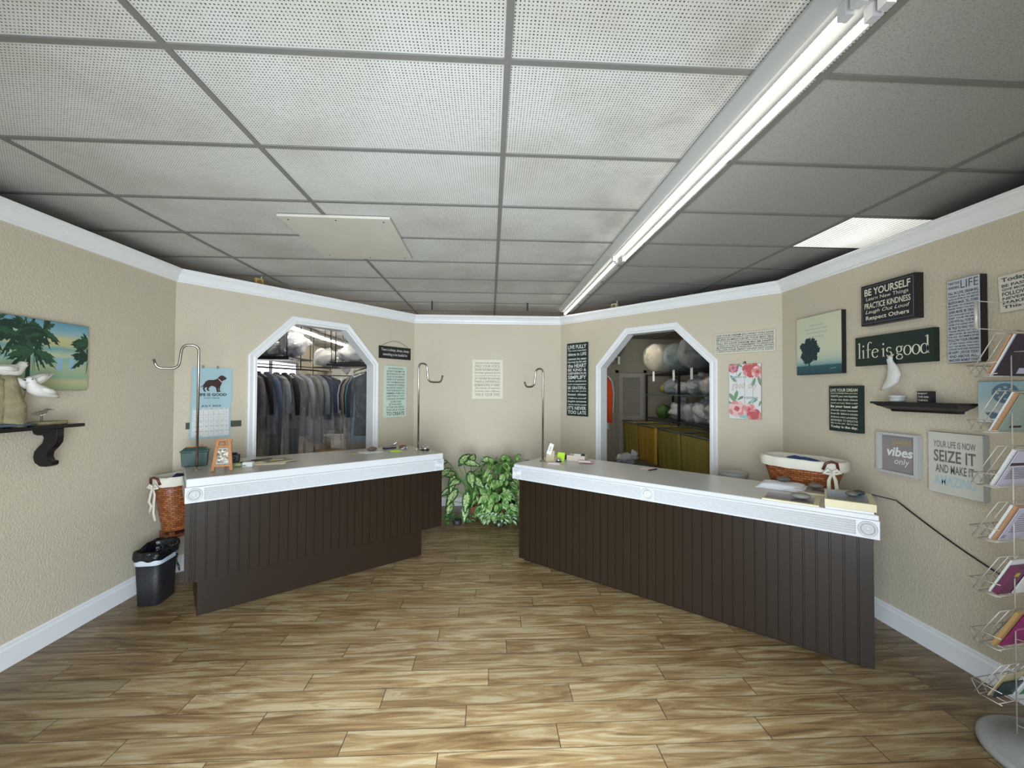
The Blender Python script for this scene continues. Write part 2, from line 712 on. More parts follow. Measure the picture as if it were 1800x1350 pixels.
# crown moulding along the top of all five walls
path = [(-2.85, -.3), (-2.85, 3.93), (-1.1, 6.09), (1.03, 6.09), (2.85, 3.94), (2.85, -.3)]
crown = [(.0, 2.628), (-.012, 2.628), (-.014, 2.640), (-.022, 2.646), (-.026, 2.655), (-.03, 2.672), (-.042, 2.697), (-.056, 2.712), (-.064, 2.718), (-.064, 2.728), (-.072, 2.73), (-.072, 2.742), (.06, 2.742), (.06, 2.736), (0, 2.735)]
struct(sweep_open(path, crown).build('trim_3', WHITE))
base = [(0, 0), (-.014, 0), (-.014, .112), (-.011, .118), (-.009, .124), (-.009, .14), (-.004, .147), (0, .147)]
struct(sweep_open([(-2.85, -.3), (-2.85, 3.93), (-2.435, 4.442)], base).build('baseboard_left', WHITE))
base2 = [(u, z * .8) for u, z in base]
struct(sweep_open([(-1.44, 5.67), (-1.1, 6.09), (1.03, 6.09), (1.43, 5.618)], base2).build('baseboard_back', WHITE))
struct(sweep_open([(2.46, 4.40), (2.85, 3.94), (2.85, -.3)], base).build('baseboard_right', WHITE))

# floor and ceiling
struct(MB().box(-4.9, 4.7, -1.6, 14.3, -.05, 0).build('floor', FLOOR))
struct(MB().box(-4.9, 4.7, -.6, 14.3, CEIL, CEIL + .03).build('ceiling', TILE))
gb = MB()
GX, GY = .0574, 1.527
for i in range(-4, 4):
    x = GX + i * 1.2192
    gb.box(x - .0125, x + .0125, -.3, 14.2, CEIL - .008, CEIL - .001)
for r in range(-2, 21):
    y = GY + r * .6096
    gb.box(-4.8, 4.6, y - .0125, y + .0125, CEIL - .0075, CEIL - .001)
struct(gb.build('ceiling_trim', GREYBAR))

# shop front behind the camera: pillars, head and sill round the door and two windows
fb = MB()
fb.box(-4.9, -2.7, -.40, -.30, 0, CEIL)
fb.box(2.7, 4.7, -.40, -.30, 0, CEIL)
fb.box(-2.7, 2.7, -.40, -.30, 2.45, CEIL)
fb.box(-2.7, -1.2, -.40, -.30, 0, .5)
fb.box(1.0, 2.7, -.40, -.30, 0, .5)
struct(fb.build('wall_front', WALL))

# back rooms
BW = mat('back_room_paint', '#938c7c', .8, var=.06, vs=2)
struct(MB().box(-4.9, -4.8, -.5, 14.3, 0, CEIL).build('wall_far_left', BW))
struct(MB().box(-4.8, 1.2, 14.2, 14.3, 0, CEIL).build('wall_far_back', BW))
struct(MB().box(4.6, 4.7, -.5, 14.3, 0, CEIL).build('wall_far_right', BW))
struct(MB().box(1.2, 4.6, 9.5, 9.6, 0, CEIL).build('wall_store_room', BW))
struct(MB().box(1.1, 1.2, 6.6, 14.2, 0, CEIL).build('wall_partition', BW))

# ------------------------------------------------------------------ lettering
_TXT = {}


def text_poly(s, bold=0.0, shear=0.0):
    key = (s, bold, shear)
    if key in _TXT:
        return _TXT[key]
    c = bpy.data.curves.new('t', 'FONT')
    c.body = s
    c.size = 1
    c.offset = bold
    c.shear = shear
    c.resolution_u = 3
    o = bpy.data.objects.new('t', c)
    COL.objects.link(o)
    dg = bpy.context.evaluated_depsgraph_get()
    me = bpy.data.meshes.new_from_object(o.evaluated_get(dg))
    vs = [(v.co.x, v.co.y) for v in me.vertices]
    fs = [tuple(p.vertices) for p in me.polygons]
    bpy.data.objects.remove(o)
    bpy.data.curves.remove(c)
    bpy.data.meshes.remove(me)
    xs = [v[0] for v in vs]
    ys = [v[1] for v in vs]
    b = (min(xs), min(ys), max(xs), max(ys))
    vs = [((x - b[0]) / (b[2] - b[0]), (y - b[1]) / (b[3] - b[1])) for x, y in vs]
    _TXT[key] = (vs, fs)
    return vs, fs


def write(mb, s, x0, y0, x1, y1, z=0, m=0, bold=.012, shear=0):
    """fill the rectangle exactly with the words."""
    vs, fs = text_poly(s, bold, shear)
    mb.add([(x0 + x * (x1 - x0), y0 + y * (y1 - y0), z) for x, y in vs], fs, m)
    return mb


def lines(mb, rows, x0, y0, x1, y1, z=0, m=0, gap=.35, bold=.012):
    """rows: (text, weight[, inset fraction[, bold[, shear[, material]]]]) stacked from the top."""
    tot = sum(r[1] for r in rows) + gap * (len(rows) - 1) * sum(r[1] for r in rows) / len(rows)
    g = gap * sum(r[1] for r in rows) / len(rows)
    u = (y1 - y0) / tot
    y = y1
    for r in rows:
        h = r[1] * u
        ins = (r[2] if len(r) > 2 else 0) * (x1 - x0)
        b = r[3] if len(r) > 3 and r[3] is not None else bold
        sh = r[4] if len(r) > 4 else 0
        mm = r[5] if len(r) > 5 else m
        write(mb, r[0], x0 + ins, y - h, x1 - ins, y, z, mm, b, sh)
        y -= h + g * u
    return mb


def sign(name, label, wall, s, z, wd, ht, th, face, edge, rows, ink, cat='sign', group=None, pad=(.05, .05), gap=.35, bold=.012, tilt=0, off=.002, bev=.002):
    """a board on a wall: s, z = centre; returns the root."""
    M = wframe(wall, s, z, off) @ Matrix.Rotation(tilt, 4, 'Z')
    root = thing(name, label, cat, M=M, group=group)
    b = MB()
    b.box(-wd / 2, wd / 2, -ht / 2, ht / 2, 0, th - .0008, 1)
    b.build('board', [face, edge], root, bevel=bev)
    MB().box(-wd / 2 + bev, wd / 2 - bev, -ht / 2 + bev, ht / 2 - bev, th - .0009, th, 0).build('printed_face', [face], root)
    if rows:
        t = MB()
        lines(t, rows, -wd / 2 + pad[0] * wd, -ht / 2 + pad[1] * ht, wd / 2 - pad[0] * wd, ht / 2 - pad[1] * ht, th + .0006, 0, gap, bold)
        t.build('lettering', ink, root)
    return root


# ---- diagonal wall on the calendar side
r = sign('hanging_sign', 'small dark wooden sign hung on a wire above the tall mint green plaque', 'dleft', 2.438, 2.168, .53, .165, .016,
         BLACK, BLACK, [('There is always, always, always', 1, 0, .0), ('something to be thankful for', 1, .06, .0)], WHITE_INK, pad=(.06, .17), gap=.3)
mb = MB()
mb.tube([(-.235, .07, .012), (-.19, .105, .01), (-.08, .15, .006), (0, .165, .004), (.08, .152, .006), (.19, .105, .01), (.235, .07, .012)], .0022, 6)
mb.build('wire_hanger', mat('brown_wire', '#4a3a2c', .5), r)

mint = mat('mint_painted_board', '#c9d8c9', .7, var=.05, vs=20)
rows = [(t, 1) for t in ("LIVE THE LIFE YOU'VE", 'ALWAYS DREAMED OF', 'BE FEARLESS IN THE', 'FACE OF ADVERSITY', 'NEVER STOP LEARNING', 'USE YOUR IMAGINATION',
                         'WHENEVER POSSIBLE', 'RECOGNIZE THE BEAUTY', 'THAT SURROUNDS YOU', 'REMEMBER WHERE YOU', "CAME FROM, BUT DON'T", 'LOSE SIGHT OF WHERE',
                         'YOU ARE GOING.', 'BE THE ARCHITECT', 'OF YOUR OWN DESTINY.', 'THIS LIFE IS YOURS')]
rows[0] = rows[0] + (.08,)
rows[12] = rows[12] + (.18,)
rows[13] = rows[13] + (.14,)
rows.append(('TO CREATE', 2.0))
sign('wall_plaque', 'tall mint green wooden plaque with dark capitals ending in TO CREATE', 'dleft', 2.446, 1.640, .377, .70, .018, mint, mint, rows, DARK_INK,
     pad=(.1, .035), gap=.5)

# calendar with a brown dog silhouette
cal = thing('wall_calendar', 'blue July 2023 wall calendar with a brown dog picture above the green box', 'calendar', M=wframe('dleft', .285, 1.53, .005))
CALB = mat('calendar_blue', '#a6c3c9', .6)
top = MB()
top.add([(-.155, -.01, .012), (.173, -.005, .010), (.172, .333, .003), (-.155, .333, .003), (-.155, -.01, .010), (.173, -.005, .008), (.172, .333, .001), (-.155, .333, .001)],
        [(0, 1, 2, 3), (7, 6, 5, 4), (0, 4, 5, 1), (1, 5, 6, 2), (2, 6, 7, 3), (3, 7, 4, 0)])
tp = top.build('picture_page', CALB, cal)
dog = [(0, 0)]
dogpts = [(.290, .380), (.320, .372), (.345, .340), (.375, .290), (.43, .262), (.515, .262), (.575, .240), (.605, .205), (.63, .183), (.675, .182), (.705, .200), (.738, .225),
          (.728, .246), (.69, .262), (.665, .275), (.655, .31), (.645, .34), (.628, .37), (.622, .40), (.618, .445), (.640, .455), (.636, .466), (.605, .466), (.596, .40), (.588, .40),
          (.600, .462), (.598, .472), (.570, .470), (.562, .43), (.548, .385), (.50, .365), (.468, .365), (.435, .395), (.425, .425), (.445, .442), (.440, .450), (.415, .448), (.393, .420),
          (.405, .385), (.365, .395), (.360, .425), (.385, .452), (.382, .462), (.352, .460), (.332, .41), (.345, .37), (.325, .384), (.292, .386)]
db = MB()


def cpt(u, v):
    return (-.155 + (u - .16) / .68 * .327, .333 - (v - .05) / .6 * .338)


def tri_poly(mb, pts, z, m=0):
    """possibly concave outline, flat."""
    mb.poly(pts, z, m)


tri_poly(db, [cpt(u, v * .985 + .004) for u, v in dogpts], .0135)
db.build('dog_silhouette', mat('dog_brown_print', '#3d2522', .7), cal)
cb = MB()
tri_poly(cb, [cpt(.588, .243), cpt(.602, .236), (cpt(.66, .290)), cpt(.650, .303)], .0138)
cb.build('dog_collar', mat('collar_pink_print', '#d9b5b8', .7), cal)
lt = MB()
write(lt, 'LIFE IS GOOD', -.115, .060, .125, .087, .0135, 0, .03)
write(lt, 'STAY TRUE', -.06, .034, .065, .047, .0135, 0, 0)
write(lt, 'JULY 2023', -.08, -.047, .075, -.025, .0105, 0, .012)
lt.build('lettering', DARK_INK, cal)
pg = MB()
pg.add([(-.17, -.345, .006), (.168, -.342, .006), (.163, -.005, .008), (-.16, -.008, .008), (-.17, -.345, .001), (.168, -.342, .001), (.163, -.005, .001), (-.16, -.008, .001)],
       [(0, 1, 2, 3), (7, 6, 5, 4), (0, 4, 5, 1), (1, 5, 6, 2), (2, 6, 7, 3), (3, 7, 4, 0)])
pg.build('month_page', CALB, cal)
gr = MB()
gr.poly([(-.155, -.325), (.152, -.322), (.147, -.055), (-.147, -.055)], .0085)
gr.build('date_grid', PAPER, cal)
gl = MB()
for i in range(6):
    x = -.147 + .294 * (i + 1) / 7
    gl.box(x - .0004, x + .0004, -.32, -.062, .0088, .0090)
for j in range(5):
    y = -.066 - .052 * j
    gl.box(-.15, .15, y - .0004, y + .0004, .0088, .0090)
n = 1
for j in range(6):
    for i in range(7):
        if (j == 0 and i < 6) or n > 31:
            continue
        x = -.128 + .294 * i / 7
        y = -.100 - .044 * j
        write(gl, str(n), x, y, x + (.005 if n < 10 else .010), y + .008, .009, 0, .03)
        n += 1
for i, d in enumerate(('SUN', 'MON', 'TUE', 'WED', 'THU', 'FRI', 'SAT')):
    x = -.138 + .294 * i / 7
    write(gl, d, x, -.064, x + .024, -.058, .009, 0, .02)
gl.build('date_marks', DARK_INK, cal)
for x in (-.07, .05):
    MB().box(x - .008, x + .008, .322, .350, .001, .008).build('clip', mat('clip_plastic', '#8f8b80', .4), cal)
p = tag(MB().box(-.23, .23, -.03, .03, 0, .004).build('nameplate', mat('dark_olive_plate', '#4a4d42', .5), M=wframe('dleft', .32, 1.315, .0005)), 'narrow dark olive plate on the wall half hidden behind the calendar', 'nameplate')

# ---- back wall
ivory = mat('ivory_board', '#e2ddc6', .7, var=.04, vs=30)
r = sign('wall_plaque', 'square ivory plaque with grey words FIND YOUR VOICE alone above the plants', 'back', 1.06, 1.825, .445, .57, .02, ivory, ivory,
         [('THIS IS A NEW DAY AND A NEW BEGINNING', .8), ('FIND YOUR VOICE.', 1.25, 0, .0), ('DISCOVER YOUR PASSION & PURSUE IT.', 1.1), ('be honest, generous & kind.', 1.1),
          ('surround yourself with those who inspire you', .7), ('LET YOUR HEART BE YOUR GUIDE.', .95), ('MAKE A DIFFERENCE.', 1.15, 0, 0), ('BE BRAVE & WILD AT HEART.', 1.15),
          ('take chances, ask questions,', .95), ('be fearless, make a difference.', .9), ('THIS IS YOUR TIME.', 1.4, 0, 0)], GREY_INK, pad=(.09, .07), gap=.42)

# ---- diagonal wall on the store-room side
LF = [('LIVE FULLY', 1.5), ('The most important', .8), ('things in LIFE', 1.5), ('cannot be seen', .9), ('but must be felt with', .75), ('the HEART', 1.5), ('BE KIND &', 1.0), ('GENEROUS', .9),
      ('SIMPLIFY', 1.4), ('Have patience', .9), ('and compassion', .8), ('BE GRATEFUL', 1.1), ("for the gifts you've", .8), ('been given', 1.2), ('Challenge yourself', .8), ('Inspire someone', 1.0),
      ('Take the road less traveled', .6), ("IT'S NEVER", 1.3), ('TOO LATE', 1.3)]
sign('wall_plaque', 'tall narrow dark plaque headed LIVE FULLY beside the store room doorway', 'dright', .318, 1.823, .365, 1.03, .02, GREENBLACK, GREENBLACK, LF, WHITE_INK, pad=(.06, .025), gap=.32, bold=.02)
DW = [('LIVE YOUR DREAM DO WHAT YOU LOVE', 1.2), ('EMBRACE EVERY POSSIBILITY DISCOVER YOUR PASSION', .8), ('BELIEVE IN MIRACLES BE YOUR BEST SELF', 1.1), ('BE THANKFUL CREATE YOUR OWN HAPPINESS', .7),
      ('FALL IN LOVE DREAM BIG BE HAPPY', 1.2), ('TODAY IS THE DAY REMEMBER TO BREATHE', .9), ('BE PASSIONATE & FEARLESS TRAVEL OFTEN', 1.0), ('FOLLOW YOUR HEART LAUGH OUT LOUD', 1.1),
      ('CHERISH EVERY MOMENT ENJOY THE LITTLE THINGS', .8)]
sign('wall_plaque', 'wide cream plaque reading LIVE YOUR DREAM DO WHAT YOU LOVE above the floral plaque', 'dright', 2.478, 2.17, .572, .215, .02, mat('cream_board', '#d3cfbf', .7), mat('cream_board', ''), DW, DARK_INK, pad=(.025, .06), gap=.4, bold=.02)

# floral plaque
fl = sign('floral_plaque', 'white plank plaque painted with pink roses saying good day, hung from twine', 'dright', 2.482, 1.662, .306, .572, .014, mat('white_plank', '#dddcd9', .7), mat('plank_edge', '#8a7762', .7),
          None, None)
FC = [mat('rose_pink', '#d98f8c', .8, var=.15, vs=40), mat('rose_red', '#c25f60', .8, var=.15, vs=40), mat('rose_pale', '#e6bdb8', .8, var=.1, vs=40), mat('leaf_sage', '#7d9a7c', .8, var=.15, vs=30), mat('leaf_blue', '#9fc0bf', .8, var=.1, vs=30), mat('mauve_petal', '#a06a86', .8, var=.1, vs=30)]
pf = MB()
zz = [.0147]


def petal(cx, cy, ang, ln, wd, m):
    pts = []
    for k in range(12):
        t = 2 * PI * k / 12
        x, y = ln / 2 + ln / 2 * math.cos(t), wd / 2 * math.sin(t) * (1 + .25 * math.cos(t))
        pts.append((cx + x * math.cos(ang) - y * math.sin(ang), cy + x * math.sin(ang) + y * math.cos(ang)))
    zz[0] += .00002
    W_, H_ = .1525, .285
    pts = [(max(-W_, min(W_, x)), max(-H_, min(H_, y))) for x, y in pts]
    pf.poly(pts, zz[0], m)


def rose(cx, cy, R, ms=(0, 2, 1)):
    for k in range(7):
        petal(cx, cy, k * 2 * PI / 7 + .2, R, R * .85, ms[0] if k % 2 else ms[1])
    for k in range(5):
        petal(cx, cy, k * 2 * PI / 5 + .7, R * .62, R * .6, ms[0])
    for k in range(4):
        petal(cx, cy, k * PI / 2 + .3, R * .34, R * .34, ms[2])


for cx, cy, a, l, m in ((-.14, .17, -.9, .09, 3), (-.02, .255, 2.6, .09, 3), (.12, .16, -1.2, .11, 3), (.1, .14, -1.9, .09, 3), (-.13, .14, .3, .05, 4), (-.03, .2, -2.2, .06, 3), (-.08, -.12, 2.2, .12, 3),
                        (-.10, -.1, 1.3, .11, 3), (-.12, -.13, 2.7, .07, 3), (-.07, -.09, .6, .07, 3), (.03, -.125, .5, .10, 3), (.05, -.13, 1.0, .08, 4), (.13, -.15, 1.2, .06, 3), (-.12, -.24, .2, .1, 4),
                        (-.06, -.26, 0, .12, 4), (.01, -.2, 2.0, .06, 3), (-.14, -.24, 1.2, .07, 3)):
    petal(cx, cy, a, l, l * .32, m)
rose(.06, .225, .085, (1, 0, 1))
rose(.12, .20, .06)
rose(-.11, .245, .055, (0, 5, 5))
rose(-.075, -.18, .085, (2, 0, 1))
rose(.045, -.19, .065, (0, 2, 1))
rose(.09, -.245, .07, (1, 0, 1))
pf.build('painted_flowers', FC, fl)
lt = MB()
write(lt, 'TODAY IS A', -.10, .14, .02, .155, .0152, 0, 0)
write(lt, 'good  day', -.125, .01, .115, .10, .0152, 1, -.012, .25)
write(lt, 'FOR A GOOD DAY', -.05, -.075, .125, -.055, .0152, 0, 0)
lt.build('lettering', [DARK_INK, mat('gold_brown_ink', '#b79d7c', .6)], fl)
gv = MB()
for x in (-.077, 0, .077):
    gv.box(x - .0012, x + .0012, -.285, .285, .0141, .0146)
gv.build('plank_gap', mat('plank_gap_brown', '#77706a', .9), fl)  # thin brown lines drawn along the plank joints
MB().tube([(-.012, .28, .012), (-.004, .305, .01), (.006, .31, .01), (.012, .28, .012)], .005, 6).build('twine_hanger', mat('brown_twine', '#6d5a44', .9), fl)

# ---- right wall
trc = m_bands('misty_field_print', [(0, '#27474f'), (.145, '#2f5a63'), (.165, '#7fa3a3'), (.26, '#b9c6b4'), (.4, '#cfd2b8'), (1, '#cdd0b4')], -.255, .255, .012, 6)
tr = sign('canvas_print', 'large square canvas of a lone dark tree on misty pale ground, black edges', 'right', .492, 2.066, .492, .512, .04, trc, BLACK, None, None)
t = MB()
rr = random.Random(3)
zt = .0402
trunk = [(-.106, -.182), (-.086, -.182), (-.089, -.15), (-.088, -.09), (-.103, -.09), (-.100, -.15)]
t.poly(trunk, zt)
for k in range(120):
    a, q = rr.uniform(0, 2 * PI), rr.random() ** .6
    x, y = -.094 + math.cos(a) * q * .10, -.045 + math.sin(a) * q * .105
    if y < -.12 and abs(x + .094) > .06:
        continue
    R = rr.uniform(.012, .026)
    ph = rr.uniform(0, 6)
    t.poly([(x + R * (1 + .35 * math.sin(5 * u + ph)) * math.cos(u), y + R * (1 + .35 * math.sin(4 * u + ph)) * math.sin(u)) for u in [2 * PI * i / 12 for i in range(12)]], zt + k * 1e-6)
t.build('tree_silhouette', mat('tree_teal_black', '#1f363c', .7), tr)
t = MB()
for k, (tx, a, b) in enumerate((('A thing is complete', -.10, .06), ('when you can let it be exactly', -.14, .10), ('and remember that beauty is', -.12, .10), ('in the letting go of it', -.10, .07))):
    write(t, tx, a, .165 - k * .033, b, .178 - k * .033, .0406, 0, 0, .15)
t.poly([(.13, -.214), (.19, -.208), (.19, -.206), (.13, -.212)], .0406, 1)
t.build('lettering', [mat('faded_blue_ink', '#7f8d93', .7), PAPER], tr)

r = sign('box_sign', 'navy black box sign reading BE YOURSELF and PRACTICE KINDNESS with a thin border line', 'right', 1.139, 2.300, .402, .30, .06, NAVY, BLACK,
         [('BE YOURSELF', 1.5, 0, .02), ('Learn New Things', .95, .04, 0), ('PRACTICE KINDNESS', 1.2, 0, .015), ('Laugh Out Loud', .95, .02, 0, .3), ('Respect Others', 1.1, .03, .015)], CREAM_INK, pad=(.075, .1), gap=.26)
b = MB()
for a in ((-.19, -.135, .19, -.1335), (-.19, .1335, .19, .135), (-.19, -.135, -.1885, .135), (.1885, -.135, .19, .135)):
    b.box(a[0], a[2], a[1], a[3], .0601, .0606)
b.build('border_line', mat('border_grey', '#8d8c86', .6), r)

# "life is good" in a bookish serif, drawn stroke by stroke
r = sign('wooden_sign', 'wide dark green wooden sign with large cream lettering life is good', 'right', 1.148, 1.964, .572, .217, .04, GREENBLACK, GREENBLACK, None, None)
sb = MB()
ZS = .0404


def stroke(pts, ws):
    """variable-width pen stroke through 2-D points."""
    L_, R_ = [], []
    for i in range(len(pts)):
        a = Vector(pts[max(0, i - 1)])
        c = Vector(pts[min(len(pts) - 1, i + 1)])
        d = (c - a).normalized()
        nn = Vector((-d.y, d.x)) * (ws[i] / 2 if isinstance(ws, list) else ws / 2)
        L_.append(Vector(pts[i]) + nn)
        R_.append(Vector(pts[i]) - nn)
    vs = [(p.x, p.y, ZS) for p in L_] + [(p.x, p.y, ZS) for p in R_]
    n_ = len(pts)
    sb.add(vs, [(i, n_ + i, n_ + i + 1, i + 1) for i in range(n_ - 1)])


def arc(cx, cy, rx, ry, a0, a1, thick, thin, n_=20, ph=0):
    pts, ws = [], []
    for i in range(n_ + 1):
        a = math.radians(a0 + (a1 - a0) * i / n_)
        pts.append((cx + rx * math.cos(a), cy + ry * math.sin(a)))
        ws.append(thin + (thick - thin) * abs(math.cos(a + ph)) ** 1.4)
    stroke(pts, ws)


def stem(x, y0, y1, w=.010, foot=True, flag=True):
    stroke([(x, y0), (x, y1)], w)
    if foot:
        stroke([(x - .011, y0 + .0015), (x + .011, y0 + .0015)], .003)
    if flag:
        stroke([(x - .013, y1 - .009), (x - .001, y1 - .002)], .004)


xh = .062
Y0 = -.052
stem(-.248, Y0, Y0 + .118)
stem(-.215, Y0, Y0 + xh)
arc(-.215, Y0 + .090, .0035, .0035, 0, 360, .007, .007, 12)
stem(-.176, Y0, Y0 + .090, flag=False)
arc(-.160, Y0 + .090, .016, .026, 180, 40, .010, .004, 14)
stroke([(-.190, Y0 + xh - .002), (-.155, Y0 + xh - .002)], .004)
arc(-.118, Y0 + .031, .024, .032, 20, 320, .011, .004, 24)
stroke([(-.138, Y0 + .036), (-.096, Y0 + .040)], .004)
stem(-.055, Y0, Y0 + xh)
arc(-.055, Y0 + .090, .0035, .0035, 0, 360, .007, .007, 12)
arc(-.013, Y0 + .047, .016, .015, 35, 250, .009, .005, 16)
arc(-.012, Y0 + .016, .018, .016, 80, -150, .010, .005, 16)
stroke([(.0015, Y0 + .050), (.001, Y0 + .062)], .003)
stroke([(-.030, Y0 + .000), (-.030, Y0 + .014)], .003)
arc(.060, Y0 + .043, .017, .020, 0, 360, .010, .004, 26)
stroke([(.072, Y0 + .057), (.082, Y0 + .062), (.088, Y0 + .058)], .005)
stroke([(.047, Y0 + .028), (.044, Y0 + .016), (.054, Y0 + .009), (.074, Y0 + .006), (.083, Y0 - .002)], [.004, .006, .008, .008, .006])
arc(.062, Y0 - .012, .021, .014, 20, -250, .008, .004, 22)
arc(.118, Y0 + .031, .023, .032, 0, 360, .011, .004, 28)
arc(.175, Y0 + .031, .023, .032, 0, 360, .011, .004, 28)
arc(.228, Y0 + .031, .021, .032, 0, 360, .011, .004, 28)
stem(.249, Y0, Y0 + .118)
sb.build('lettering', CREAM_INK, r)

grb = mat('pale_grey_board', '#b9bfc6', .7)
LT = ['LOVE', 'THIS IS YOUR', 'FALL IN LOVE. DREAM BIG.', 'TODAY IS ALL WE HAVE', 'LAUGH AS OFTEN AS YOU BREATHE', 'BELIEVE IN MAGIC. TELL STORIES.', 'BE KIND TO STRANGERS', 'SHARE WHAT YOU KNOW', 'LEARN MORE. BE CREATIVE.',
      'SLOW DOWN AND LOOK AROUND', 'KEEP YOUR PROMISES', 'LOVE WITH ALL YOUR HEART.', 'NEVER STOP ASKING WHY NOT', 'BE TRUE TO WHO YOU ARE.', 'THANK PEOPLE OUT LOUD', 'SMILE OFTEN. BE GRATEFUL.', 'HUG SOMEONE',
      'FOLLOW YOUR DREAMS.', 'TRY NEW THINGS. WORK HARD.', 'SAY YES MORE THAN NO', 'CHOOSE HOPE EVERY MORNING', 'BE HAPPY. LIVE FOR TODAY.', 'AND ABOVE ALL...', 'MAKE EVERY MOMENT COUNT.']
rows = [(t, 1.3 if k in (2, 5, 8, 11, 13, 17, 21, 22, 23) else .85) for k, t in enumerate(LT)][2:]
r = sign('box_sign', 'tall pale grey box sign of many small lines under the big word LIFE, black sides', 'right', 1.606, 2.088, .174, .505, .045, grb, BLACK, None, None)
t = MB()
lines(t, rows, -.08, -.245, .08, .178, .0456, 0, .45, .035)
write(t, 'LIFE', -.012, .192, .078, .24, .0456, 0, 0)
write(t, 'THIS IS YOUR', -.08, .222, -.018, .238, .0456, 0, .03)
write(t, 'WONDERFUL', -.08, .195, -.018, .211, .0456, 0, .03)
t.build('lettering', mat('slate_ink', '#4b5059', .7), r)

sign('wooden_sign', 'crooked cream wooden sign beginning Today is the day near the wire rack top', 'right', 1.925, 2.208, .33, .205, .02, mat('cream_board', ''), mat('cream_board', ''),
     [('Today is the day', 1.6, 0, .03), ('BE PASSIONATE AND', .9), ('GIVE MORE THAN YOU TAKE', .7), ('FOLLOW YOUR DREAMS', 1.2), ('NEVER LOOK BACK', .8), ('MAKE IT COUNT', .9), ('This is your life', 1.2, 0, .03)], mat('slate_ink', ''), pad=(.05, .07), gap=.35, bold=.03, tilt=math.radians(2.5))

LD = [('LIVE YOUR DREAM', 1.2), ('HAVE COURAGE follow your heart', .6), ('CREATE your own happiness', 1.0), ('Enjoy the little things', .9, 0, None, .3), ('Laugh out loud  Make a wish', .8, 0, None, .2), ('Be your best self', 1.2, 0, .04),
      ('Cherish every moment', .9, 0, None, .3), ('Dream Big  Believe in miracles', .95), ('Embrace every possibility', .9, 0, None, .3), ('REMEMBER TO BREATHE', .8, 0, 0), ('Sing in the rain  Fall in love', .8, 0, None, .2), ('Today is the day.', 1.2, 0, .03)]
sign('box_sign', 'dark green box sign headed LIVE YOUR DREAM in mixed lettering beside the black shelf', 'right', .752, 1.525, .29, .366, .04, GREENBLACK, GREENBLACK, LD, CREAM_INK, pad=(.06, .06), gap=.4, bold=.018)

gvf = thing('framed_print', 'white box frame with good vibes only in gold and white on taupe', 'picture', M=wframe('right', 1.175, 1.230, .002))
fr = MB()
for a in ((-.147, .147, -.143, -.125), (-.147, .147, .125, .143), (-.147, -.122, -.125, .125), (.122, .147, -.125, .125)):
    fr.box(a[0], a[1], a[2], a[3], 0, .042)
fr.build('frame', WHITE_TRIM, gvf, bevel=.0015)
MB().box(-.122, .122, -.125, .125, .004, .018).build('picture_panel', mat('taupe_print', '#8f8786', .7, var=.1, vs=12), gvf)
t = MB()
write(t, 'good', -.05, .055, .085, .10, .0186, 1, .0, .2)
write(t, 'vibes', -.085, -.02, .1, .045, .0186, 0, .03, .2)
write(t, 'only', -.03, -.085, .075, -.03, .0186, 0, 0, .2)
t.build('lettering', [WHITE_INK, mat('gold_ink', '#b99a4a', .5)], gvf)

szb = mat('off_white_plank_board', '#c9c8bd', .75, var=.06, vs=10)
r = sign('wooden_sign', 'off-white plank sign saying YOUR LIFE IS NOW SEIZE IT with pale blue last word', 'right', 1.541, 1.220, .30, .38, .04, szb, mat('board_edge_grey', '#9b9b97', .7),
         [('YOUR LIFE IS NOW', .8, .02), ('SEIZE IT', 1.45, .02, .02), ('AND MAKE IT', 1.0, .06, .02), ('AMAZING', 1.2, .02, .03, 0, 1)], [mat('slate_grey_ink', '#6a6a6c', .7), mat('pale_blue_ink', '#a9c3c9', .7)], pad=(.10, .14), gap=.28)

sd = sign('canvas_print', 'pale blue canvas of a sand dollar and shell behind the wire rack', 'right', 1.80, 1.604, .27, .235, .035,
          m_bands('pale_sea_print', [(0, '#d4d9d2'), (.3, '#c3cfcd'), (.6, '#a3bcc4'), (1, '#9db9c4')], -.12, .12, .2, 12), mat('navy_edge', '#2c3042', .6), None, None)
t = MB()
t.poly([(-.005 + .062 * math.cos(a), .05 + .055 * math.sin(a)) for a in [2 * PI * i / 28 for i in range(28)]], .0356, 0)
for k in range(9):
    a = k * 2 * PI / 8
    q = .036 if k < 8 else 0
    cx, cy = -.005 + q * math.cos(a), .05 + q * math.sin(a) * .9
    t.poly([(cx + .008 * math.cos(u), cy + .006 * math.sin(u)) for u in [2 * PI * i / 10 for i in range(10)]], .0358, 1)
t.poly([(-.10, -.06), (-.06, -.055), (-.01, -.075), (.02, -.105), (-.03, -.108), (-.07, -.095)], .0356, 0)
t.build('painted_shells', [mat('shell_blue', '#5f7d92', .7, var=.15, vs=60), mat('shell_pale', '#a9bcc4', .7)], sd)

# black ledge shelf with its three things
sh = thing('wall_shelf', 'black moulded ledge shelf on the wall below the white gull', 'shelf', M=wframe('right', 1.36, 1.592, 0))
MB().box(-.285, .285, -.014, 0, .0, .13).build('shelf_top', BLACK, sh, bevel=.002)
b = MB()
for y0, y1, w0, w1, d0, d1 in ((-.030, -.014, .255, .275, .10, .12), (-.050, -.030, .215, .25, .06, .097), (-.066, -.050, .205, .21, .045, .055)):
    b.prism([(-w0, 0), (w0, 0), (w0, d0), (-w0, d0)], 0, 1, top=[(-w1, 0), (w1, 0), (w1, d1), (-w1, d1)],
            M=Matrix(((1, 0, 0, 0), (0, 0, y1 - y0, y0), (0, 1, 0, 0), (0, 0, 0, 1))))
b.build('shelf_moulding', BLACK, sh)
g = thing('carved_gull', 'white carved gull figure mounted upright over the black ledge shelf', 'bird figure', M=wframe('right', 1.165, 1.79, .06))
